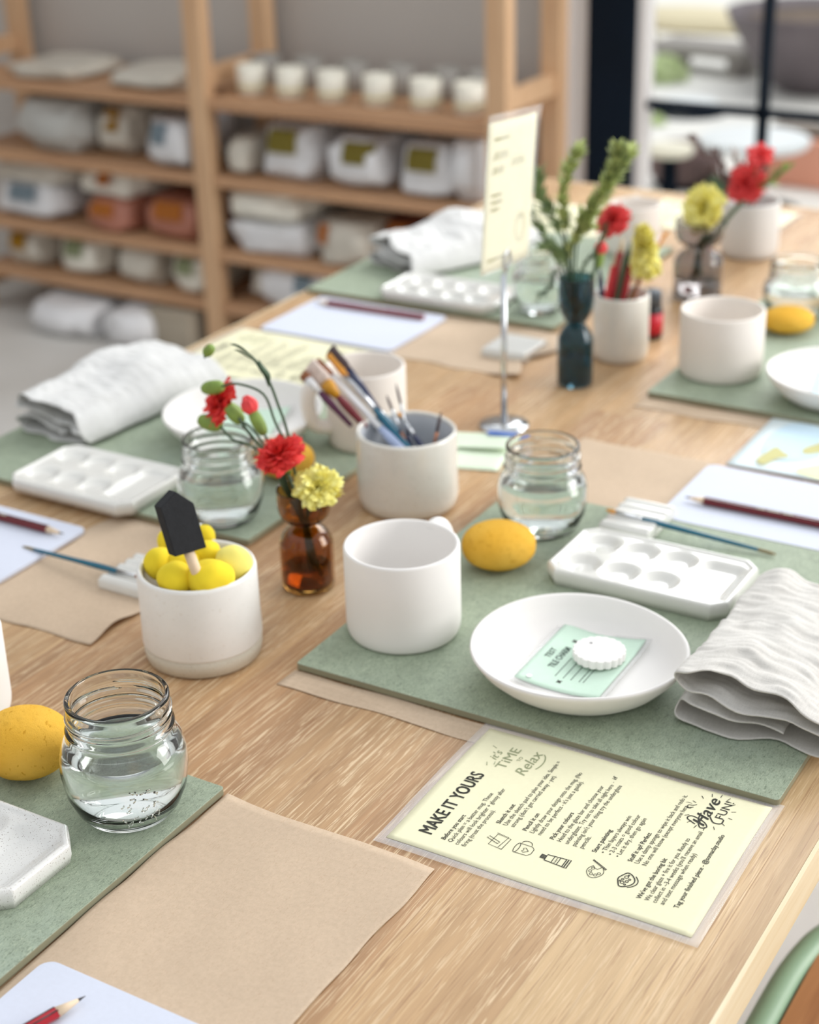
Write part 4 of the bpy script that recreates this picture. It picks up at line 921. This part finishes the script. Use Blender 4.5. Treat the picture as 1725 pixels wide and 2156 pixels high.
sprig([(1590,400), (1620,385), (1650,352)], 'green leafy sprig leaning right from the far pot', leaf=.016, dens=2, mat=GREEN, seed=34, y=2.11, root=qn)

# ------------------------------------------------------------ sponges
def sponge(x, y, rx, ry, h, label, rz=0.0, seed=1):
    bm = bmesh.new(); bmesh.ops.create_icosphere(bm, subdivisions=5, radius=1)
    for v in bm.verts:
        c = v.co.normalized(); e = .9
        q = Vector((c.x*rx, c.y*ry, math.copysign(abs(c.z)**.85, c.z)*h/2))
        q *= 1+.012*mnoise.noise(c*3+Vector((seed, 0, 0)))
        hole = mnoise.noise(c*15+Vector((seed*2, 5, 0)))
        if hole > .42: q *= 1-.05*min(1, (hole-.42)*5)
        q.z = max(q.z+h/2, 0); v.co = q
    o = obj('sponge', bm, SPONGE); o.location = (x, y, BZ+.0002); o.rotation_euler.z = rz
    return tag(o, label, 'sponge', 'yellow round sponges')
sponge(-.739, .692, .033, .031, .046, 'yellow sponge beside the near glass jar at the left edge', .3, 1)
sponge(-.594, 1.124, .0320, .029, .0395, 'yellow sponge on the near board between mug and jar', .53, 2)
sponge(-.575, 1.822, .031, .027, .030, 'yellow sponge beside the pale mug on the right far board', .53, 3)
sponge(-.868, 1.200, .028, .026, .034, 'yellow sponge half hidden behind the amber vase', .5, 4)

# ------------------------------------------------------------ palettes
def palette(x0, x1, y0, y1, label, mat=GLAZEW, H=.0135, big='right', deep=1.0, cham=.012):
    nx, ny = 150, 84; W, D = x1-x0, y1-y0; c = Vector(((x0+x1)/2, (y0+y1)/2, BZ+.0003)); bm = bmesh.new()
    wells = []; bw = .30
    if big == 'none': wells = [(-W*.5+W*(.2+.2*i), sy*D*.21, W*.085) for i in range(4) for sy in (-1, 1)]
    else: wells = [(-W*.5+W*(.125+.215*i)+.006, sy*D*.225, D*.185) for i in range(3) for sy in (-1, 1)]
    bigc = (W*.5-W*.165, 0, W*.105, D*.34)
    def smooth(t_): t_ = max(0, min(1, t_)); return t_*t_*(3-2*t_)
    def inside(px_, py_):
        ax_, ay_ = W/2-abs(px_), D/2-abs(py_); return min(ax_, ay_, (ax_+ay_-cham)*.7071)
    def hgt(px_, py_):
        e = inside(px_, py_); z = H
        # raised rim then slightly sunk field
        z -= .0018*smooth((e-.0035)/.003)*deep
        for wx, wy, wr in wells:
            d = math.hypot(px_-wx, py_-wy)/wr
            if d < 1.08: z -= .0062*deep*(smooth((1.08-d)/.62))
        if big != 'none':
            bx = max(abs(px_-bigc[0])-bigc[2]+.008, 0); by = max(abs(py_-bigc[1])-bigc[3]+.008, 0); d = math.hypot(bx, by)/.011
            z -= .0058*deep*smooth(1.15-d)
        z -= .0022*(1-smooth(e/.0022))**2
        return z
    G = []
    for i in range(nx+1):
        row = []
        for j in range(ny+1):
            px_ = -W/2+W*i/nx; py_ = -D/2+D*j/ny
            m_ = max(abs(px_)/(W/2), abs(py_)/(D/2))
            if m_ > 1e-6:
                s_ = min(1, (W/2+D/2-cham)/((abs(px_)+abs(py_))/m_)); k = 1-(1-s_)*m_**7; px_ *= k; py_ *= k
            row.append(bm.verts.new((px_, py_, hgt(px_, py_))))
        G.append(row)
    for i in range(nx):
        for j in range(ny):
            try: bm.faces.new((G[i][j], G[i+1][j], G[i+1][j+1], G[i][j+1]))
            except ValueError: pass
    per = [G[i][0] for i in range(nx+1)]+[G[nx][j] for j in range(1, ny+1)]+[G[i][ny] for i in range(nx-1, -1, -1)]+[G[0][j] for j in range(ny-1, 0, -1)]
    lo1 = [bm.verts.new((v.co.x*1.004, v.co.y*1.006, H*.45)) for v in per]; lo2 = [bm.verts.new((v.co.x*.985, v.co.y*.975, 0)) for v in per]
    for A, B_ in ((per, lo1), (lo1, lo2)):
        for k in range(len(A)): l = (k+1) % len(A); bm.faces.new((A[k], A[l], B_[l], B_[k]))
    bm.faces.new(lo2); bmesh.ops.dissolve_degenerate(bm, dist=1e-6, edges=bm.edges)
    o = obj('paint_palette', bm, mat); o.location = c; return tag(o, label, 'palette', 'ceramic paint palettes')
palette(-.548, -.386, 1.113, 1.206, 'glossy white ceramic palette on the near board behind the plate', H=.0150).rotation_euler.z = 0
palette(-1.094, -.943, 1.046, 1.145, 'white ceramic palette with shallow wells at the left in front of the napkin', H=.0130, deep=.7)
palette(-1.085, -.918, 1.718, 1.808, 'white ceramic palette with small round wells on the far board', big='none', H=.0120)
palette(-.805, -.641, .556, .641, 'brown speckled white palette cut off by the left edge', GLAZES, H=.0150, deep=.9, cham=.016)

# ------------------------------------------------------------ brush rests
def rest(x0, x1, y0, y1, label, rz=0.0, z=BZ, nr=5, H=.011, mat=GLAZEW, along='x'):
    W, D = x1-x0, y1-y0; n = 60; bm = bmesh.new(); G = []
    for i in range(n+1):
        u = i/n; row = []
        for j in range(n+1):
            v_ = j/n; s = v_ if along == 'x' else u
            z_ = H-.0022*(.5+.5*math.cos(s*nr*2*PI)); e = min(u, 1-u, v_, 1-v_)*min(W, D); z_ -= .0015*max(0, 1-e/.002)
            row.append(bm.verts.new((-W/2+W*u, -D/2+D*v_, z_)))
        G.append(row)
    for i in range(n):
        for j in range(n): bm.faces.new((G[i][j], G[i+1][j], G[i+1][j+1], G[i][j+1]))
    per = [G[i][0] for i in range(n+1)]+[G[n][j] for j in range(1, n+1)]+[G[i][n] for i in range(n-1, -1, -1)]+[G[0][j] for j in range(n-1, 0, -1)]
    lo_ = [bm.verts.new((v.co.x, v.co.y, 0)) for v in per]
    for k in range(len(per)): l = (k+1) % len(per); bm.faces.new((per[k], per[l], lo_[l], lo_[k]))
    bm.faces.new(lo_)
    o = obj('brush_rest', bm, mat); o.location = ((x0+x1)/2, (y0+y1)/2, z+.0004); o.rotation_euler.z = rz; sharp(o, 50)
    return tag(o, label, 'brush rest', 'ridged ceramic brush rests')
rest(-.545, -.497, 1.222, 1.288, 'white ridged brush rest at the back of the near board', 0)
rest(-.885, -.830, .938, .994, 'white ridged brush rest on the kraft paper beside the foam pot', 0, z=.0006)
rest(-.868, -.812, 1.602, 1.662, 'white ridged brush rest on the kraft paper behind the sign pole', 0, z=.0006)

# ------------------------------------------------------------ brushes and pencils
def brush(tip, end, label, hm, bm_, fm=CHROME, hr=.0024, head=.16, fer=.16, flat=1.0, hw=None, endm=None, group='paintbrushes'):
    tip, end = Vector(tip), Vector(end); L = (end-tip).length; d = (end-tip)/L
    t = thing('paintbrush', label, 'paintbrush', end, 0, group); hw = hw or hr
    a = head; b = head+fer
    fl = (flat, 1/flat if flat > 1 else 1)
    BR_ = ('bristles', tube(bmesh.new(), [tip, tip+d*L*a*.35, tip+d*L*a*.8, tip+d*L*(a+.01)], [hw*(.25 if flat == 1 else .95), hw*.9, hw*1.0, hw*.8], 12, flat=fl), bm_)
    fe_ = obj('ferrule', tube(bmesh.new(), [tip+d*L*a, tip+d*L*(a+fer*.4), tip+d*L*(b-.002)], [hw*.9, hw*.85, hr*.9], 12, flat=fl if flat == 1 else (flat*.8, 1)), fm, t)
    obj(BR_[0], BR_[1], BR_[2], fe_)
    hp = [tip+d*L*b, tip+d*L*(b+.12), tip+d*L*(b+.35), tip+d*L*(.9 if endm else .98)]
    bh_ = obj('brush_handle', tube(bmesh.new(), catmull(hp, 4), [hr*x for x in (.9,1,1.1,1.2,1.25,1.25,1.2,1.1,1.0,.95,.9,.8,.7)], 12), hm, t)
    if endm: obj('handle_tip', tube(bmesh.new(), [tip+d*L*.9, tip+d*L*.97, end], [hr*.72, hr*.7, hr*.35], 12), endm, bh_, label='worn bare wood tip')
    return t
z1 = BZ+.0125
brush(at(1276, 1073, z1+.002), at(1634, 1167, BZ+.0022), 'thin blue paintbrush resting across the ridged rest on the near board', TEALH, BRISTO, endm=OLIVE, hr=.0021, head=.06, fer=.16, hw=.0018)
brush(at(300, 1216, .0155), at(48, 1151, .0045), 'thin blue paintbrush lying over the left notepad onto the brush rest', TEALH, BRIST, endm=OLIVE, hr=.0022, head=.05, fer=.15, hw=.0018)
def pencil(tip, end, label, m1=MAROON, m2=BLACK, r=.0036):
    tip, end = Vector(tip), Vector(end); L = (end-tip).length; d = (end-tip)/L; t = thing('pencil', label, 'pencil', end, 0, 'pencils')
    def hexa(a, b, r0, r1, m, nm, lb=None):
        bm = bmesh.new(); up = Vector((0,0,1)); s = d.cross(up).normalized(); up = s.cross(d)
        A = [bm.verts.new(tip+d*a+(s*math.cos(k*PI/3)+up*math.sin(k*PI/3))*r0) for k in range(6)]; B_ = [bm.verts.new(tip+d*b+(s*math.cos(k*PI/3)+up*math.sin(k*PI/3))*r1) for k in range(6)]
        for k in range(6): bm.faces.new((A[k], A[(k+1) % 6], B_[(k+1) % 6], B_[k]))
        bm.faces.new(A[::-1]); bm.faces.new(B_); o = obj(nm, bm, m, t, False, lb); return o
    ba_ = hexa(.019, L, r, r, m1, 'barrel')
    sw_ = obj('sharpened_wood', tube(bmesh.new(), [tip+d*.005, tip+d*.0195], [.0011, r*.96], 16), BIRCH, t); obj('lead', tube(bmesh.new(), [tip, tip+d*.0052], [.0002, .0011], 10), GRAPH, sw_)
    up = Vector((0,0,1)); s = d.cross(up).normalized(); up = s.cross(d)
    for a_ in (PI/3, 2*PI/3):
        q = (s*math.cos(a_)+up*math.sin(a_))*r*1.0
        obj('black_stripe', tube(bmesh.new(), [tip+d*.0195+q, tip+d*(L-.0005)+q], .00045, 6), m2, ba_)
    bm = bmesh.new()
    for a_, b_ in ((.07,.078),(.080,.092),(.094,.104)): box(bm, a_, b_, -.0008, .0008, 0, .0001)
    q = (up)*(r*.866+.00012)
    for v in bm.verts: v.co = tip+d*v.co.x+s*v.co.y+q+up*v.co.z
    obj('gilt_mark', bm, plain('gilt', rgb(206,190,170), .4), ba_, False)
    return t
zp = .0046+.0037
pencil(at(180, 2097, zp), at(20, 2190, zp), 'red hexagonal pencil with sharp point in the bottom left corner', REDLAC)
pencil(at(135, 1124, zp), Vector(at(135, 1124, zp))+Vector((-.175,.0,0)), 'maroon pencil lying on the left notepad')
pencil(at(1442, 1046, zp), Vector(at(1442, 1046, zp))+Vector((.175,.001,0)), 'maroon pencil lying on the right notepad')
pe = at(892, 668, zp); pencil(at(680, 636, zp)+Vector((-.012,.0,0)), pe, 'dusty red pencil lying along the back of the far notepad', plain('dusty_red', rgb(150,72,80), .3))
# brushes in the pot
bx, by = BPOT
def potbrush(tip, rimp, label, hm, bmt, y0=1.222, y1=1.212, **k):
    a = aty(*tip, y0); b = aty(*rimp, y1); d = (b-a).normalized(); tmax = (.010-a.z)/d.z
    for i in range(400):
        q = a+d*(i*.001)
        if q.z < .070 and ((q.x-bx)**2+(q.y-by)**2)**.5 > .0385: tmax = min(tmax, i*.001); break
    return brush(a, a+d*tmax, label, hm, bmt, group='paintbrushes in the glazed pot', **k)
potbrush((637,787), (748,905), 'leftmost flat brush in the pot with white ferrule', PURP, BRIST, fm=WHITEP, hr=.0030, hw=.0042, flat=1.5, head=.10, fer=.25, y0=1.205, y1=1.205)
potbrush((652,770), (785,915), 'broad wash brush in the pot with pale frayed bristles', MAROON, BRISTW, fm=AMBH, hr=.0034, hw=.0070, flat=1.5, head=.28, fer=.22, y0=1.215, y1=1.208)
potbrush((668,762), (812,912), 'long brush in the pot with clear white ferrule', LILAC, BRIST, fm=WHITEP, hr=.0036, hw=.0046, flat=1.2, head=.12, fer=.42, y0=1.235, y1=1.216)
potbrush((696,738), (835,915), 'dark haired brush in the pot, tallest of the bundle', TEALH, BRISTD, fm=NAVY, hr=.0034, hw=.0060, flat=1.5, head=.15, fer=.30, y0=1.246, y1=1.224)
potbrush((692,748), (822,900), 'orange haired brush in the pot beside the dark haired one', TEALH, BRISTO, fm=CHROME, hr=.0030, hw=.0034, flat=1.2, head=.16, fer=.26, y0=1.240, y1=1.222)
potbrush((741,790), (838,912), 'small orange tipped brush in the middle of the pot', TEALH, BRISTO, fm=CHROME, hr=.0026, hw=.0024, head=.12, fer=.25, y0=1.245, y1=1.228)
potbrush((797,864), (850,925), 'short orange tipped brush in the middle of the pot', NAVY, BRISTO, fm=CHROME, hr=.0024, hw=.0028, head=.10, fer=.22, y0=1.235, y1=1.226)
potbrush((814,832), (852,930), 'fine pointed brush leaning left near the pot middle', BRIST, BRISTD, fm=CHROME, hr=.0018, hw=.0014, head=.14, fer=.22, y0=1.228, y1=1.220)
potbrush((834,808), (862,930), 'fine straight brush standing behind the pot middle', NAVY, BRISTD, fm=CHROME, hr=.0022, hw=.0014, head=.18, fer=.28, y0=1.236, y1=1.224)
potbrush((838,868), (885,935), 'blue handled fine brush at the right of the bundle', NAVY, BRISTO, fm=CHROME, hr=.0024, hw=.0020, head=.08, fer=.28, y0=1.238, y1=1.226)
potbrush((929,868), (915,935), 'lone brush with copper ferrule at the right of the pot', COPPER, BRISTD, fm=COPPER, hr=.0020, hw=.0016, head=.25, fer=.3, y0=1.224, y1=1.224)
# pencils and brushes in the far pot
rx_, ry_ = RPOT
def potstick(tip, rimp, label, m, tipm, r=.0036, kind='pencil'):
    a = aty(*tip, 1.675); b = aty(*rimp, 1.670); d = (b-a).normalized(); tmax = (.010-a.z)/d.z
    for i in range(400):
        q = a+d*(i*.001)
        if q.z < .07 and ((q.x-rx_)**2+(q.y-ry_)**2)**.5 > .0235: tmax = i*.001; break
    e = a+d*tmax; t = thing(kind, label, 'pencil', e, 0, 'pencils in the tall pot')
    obj('barrel', tube(bmesh.new(), [a+d*.016, e], r, 6), m, t, False); obj('sharpened_wood', tube(bmesh.new(), [a, a+d*.0165], [.0006, r*.95], 10), tipm, t)
potstick((1312,500), (1288,640), 'crimson pencil at the back of the tall pot', REDLAC, BIRCH)
potstick((1300,530), (1278,625), 'pale pink pencil beside the crimson one', CORAL, BIRCH, .0034)
potstick((1328,510), (1300,628), 'dark green pencil between the two red ones', DGREEN, DGREEN)
potstick((1336,530), (1312,632), 'second crimson pencil leaning right in the tall pot', REDLAC, BIRCH)
potstick((1262,560), (1268,622), 'navy pencil at the left rim of the tall pot', NAVY, NAVY, .0034)
potstick((1372,505), (1338,615), 'brown twig like pencil behind the yellow flower', BRIST, BRIST, .0025)
# small paint bottle
t = thing('paint_bottle', 'small black paint bottle with red label behind the tall pot', 'bottle', (-.7185, 1.750, .0005))
local('bottle_body', lathe([(0,0),(.0125,0),(.0135,.002),(.0135,.034),(.012,.038),(.010,.040),(0,.040)], 32), BLACK, t)
local('cap', lathe([(0,.040),(.0115,.040),(.0115,.056),(.0105,.058),(0,.058)], 32), plain('dark_grey_cap', rgb(70,76,84), .4), t); local('label_band', lathe([(.0137,.006),(.0139,.006),(.0139,.032),(.0137,.032)], 32, closed=True), plain('crimson_label', rgb(190,20,44), .4), t)

# ------------------------------------------------------------ foam daubers and foam brush
fx, fy = FPOT
def dauber(px, py, wpx, hpx, y, label, mat=FOAMY, seed=1):
    c = at(px, py, .079); s = ((c-CAM).dot(CF))/FPX; rx, rz_ = wpx*s/2*1.22, hpx*s/2*1.18
    t = thing('foam_dauber', label, 'foam dauber', (c.x, c.y, c.z), 0, 'yellow foam daubers in the white pot')
    bm = bmesh.new(); bmesh.ops.create_icosphere(bm, subdivisions=4, radius=1)
    for v in bm.verts:
        q = v.co.normalized(); v.co = Vector((q.x*rx, q.y*rx*.95, q.z*rz_*1.05*(1-.12*q.z)))*(1+.13*mnoise.noise(q*1.0+Vector((seed*1.7,0,0))))
    local('foam_head', bm, mat, t)
    P0 = Vector((fx-c.x, fy-c.y, 0))*.25+Vector((0,0,-rz_*.7)); P1 = Vector((fx-c.x, fy-c.y, 0))*.6+Vector((0,0,.012-c.z))
    local('stick', tube(bmesh.new(), [P0, P1], .0028, 10), BIRCH, t)
dauber(334, 1184, 54, 60, .880, 'leftmost yellow foam dauber against the pot rim', seed=1)
dauber(370, 1216, 64, 62, .866, 'front left yellow foam dauber, lowest in the pot', seed=2)
dauber(441, 1216, 84, 66, .866, 'large front yellow foam dauber beside the wooden stick', seed=3)
dauber(491, 1186, 68, 74, .884, 'pale yellow foam dauber at the right of the pot', FOAML, 4)
dauber(436, 1168, 50, 56, .902, 'yellow foam dauber behind the wooden stick', seed=5)
dauber(384, 1182, 60, 50, .900, 'yellow foam dauber in the middle under the black foam brush', seed=6)
dauber(350, 1140, 34, 44, .925, 'small yellow foam dauber behind on the left', seed=7)
dauber(432, 1128, 34, 46, .925, 'small yellow foam dauber behind on the right of the black brush', seed=8)
t = thing('foam_brush', 'black chisel tipped foam brush on a wooden stick standing in the white pot', 'foam brush', (fx, fy, .01))
yb = .868; bot = aty(395, 1160, yb); top = aty(362, 1048, yb); ax_ = (top-bot).normalized(); fw = ray(380, 1100).normalized(); wd = ax_.cross(fw).normalized(); 
wd = (wd*.93+fw*-.36).normalized(); th = ax_.cross(wd).normalized(); L = (top-bot).length*1.02
bm = bmesh.new(); V = []
prof = [(-.0128, .000), (-.0128, L*.80), (-.0128, L*.80), (.0128, L*.80)]
def fb(a, b, c_): return bm.verts.new(bot+wd*a+ax_*b+th*c_)
w2, t2 = .0132, .0064
out_ = [(-w2, 0), (w2, 0), (w2, L*.90), (-w2*.15, L*1.10), (-w2, L*.82)]
A = [fb(a, b, -t2) for a, b in out_]; B_ = [fb(a, b, t2) for a, b in out_]
bm.faces.new(A[::-1]); bm.faces.new(B_)
for k in range(5): bm.faces.new((A[k], A[(k+1) % 5], B_[(k+1) % 5], B_[k]))
o = obj('foam_head', bm, BLACKF, t, False); bv = o.modifiers.new('b', 'BEVEL'); bv.width = .0008; bv.segments = 3
obj('stick', tube(bmesh.new(), [bot+ax_*.008, aty(414, 1205, yb), aty(432, 1262, yb+.01)], .0042, 16), BIRCH, t)

# ------------------------------------------------------------ linen napkins
def napkin(x, y, rz, w_, L, hs, label, mat=LINEN, seed=1, taper=0.0, z=BZ, hump=0.0, flop=0.0):
    prof = [(85,10),(60,13),(30,18),(8,19),(1,13),(4,4),(40,1.2),(80,1.2),(112,2),(122,8),(119,17),(95,19),(60,22),(30,26.5),(8,28),(1,34),(5,41),(30,43),(60,40),(90,36),(112,29),(125,14),(128,4)]
    P = catmull([(a/128, 0, b/43) for a, b in prof], 6); n = len(P); ny = 110; bm = bmesh.new(); G = []
    for j in range(ny+1):
        v_ = j/ny; row = []
        for i, p_ in enumerate(P):
            s = i/n; a = p_.x; h = p_.z
            wob = mnoise.noise(Vector((a*3.2+seed, v_*3.0, s*4)))*.10+mnoise.noise(Vector((a*8, v_*6+seed, s*9)))*.035+.022*math.sin(a*11+v_*5+seed)
            x_ = (a-.5)*w_*(1+taper*(v_-.5))+.003*mnoise.noise(Vector((v_*6, s*5, seed)))
            fold = math.sin(v_*26+a*5+seed*2+3*mnoise.noise(Vector((a*2, v_*2, seed))))*.009+mnoise.noise(Vector((a*5, v_*17, seed)))*.055+mnoise.noise(Vector((a*9+v_*4, v_*38, seed+3)))*.035
            z_ = hs*(h*(1-.22*v_+hump*math.exp(-((v_-.62)/.2)**2))+ (wob*h*1.2+fold*h))
            yy = v_*L+.010*mnoise.noise(Vector((a*4, s*7, seed+9)))*(1-v_)+.004*math.sin(s*40+seed)*(1-v_)
            z_ = max(z_, .0006+.0002*s)
            row.append(bm.verts.new((x_+flop*v_*v_, yy, z_)))
        G.append(row)
    for j in range(ny):
        for i in range(n-1): bm.faces.new((G[j][i], G[j][i+1], G[j+1][i+1], G[j+1][i]))
    o = obj('linen_napkin', bm, mat); o.matrix_basis = Matrix.Translation((x, y, z+.0007)) @ Matrix.Rotation(rz, 4, 'Z')
    so = o.modifiers.new('s', 'SOLIDIFY'); so.thickness = .0010; so.offset = 0
    return tag(o, label, 'napkin', 'folded linen napkins')
napkin(-.3060, .964, .03, .120, .190, .046, 'folded beige linen napkin at the right on the near board', LINEN, 1)
napkin(-1.137, 1.165, -.03, .112, .215, .042, 'folded white linen napkin at the left edge on the left board', LINENW, 5, taper=.25, hump=.25)
napkin(-1.125, 1.83, -.42, .115, .215, .040, 'folded white linen napkin on the far board behind the palette', LINENW, 9, taper=.2, hump=.45)
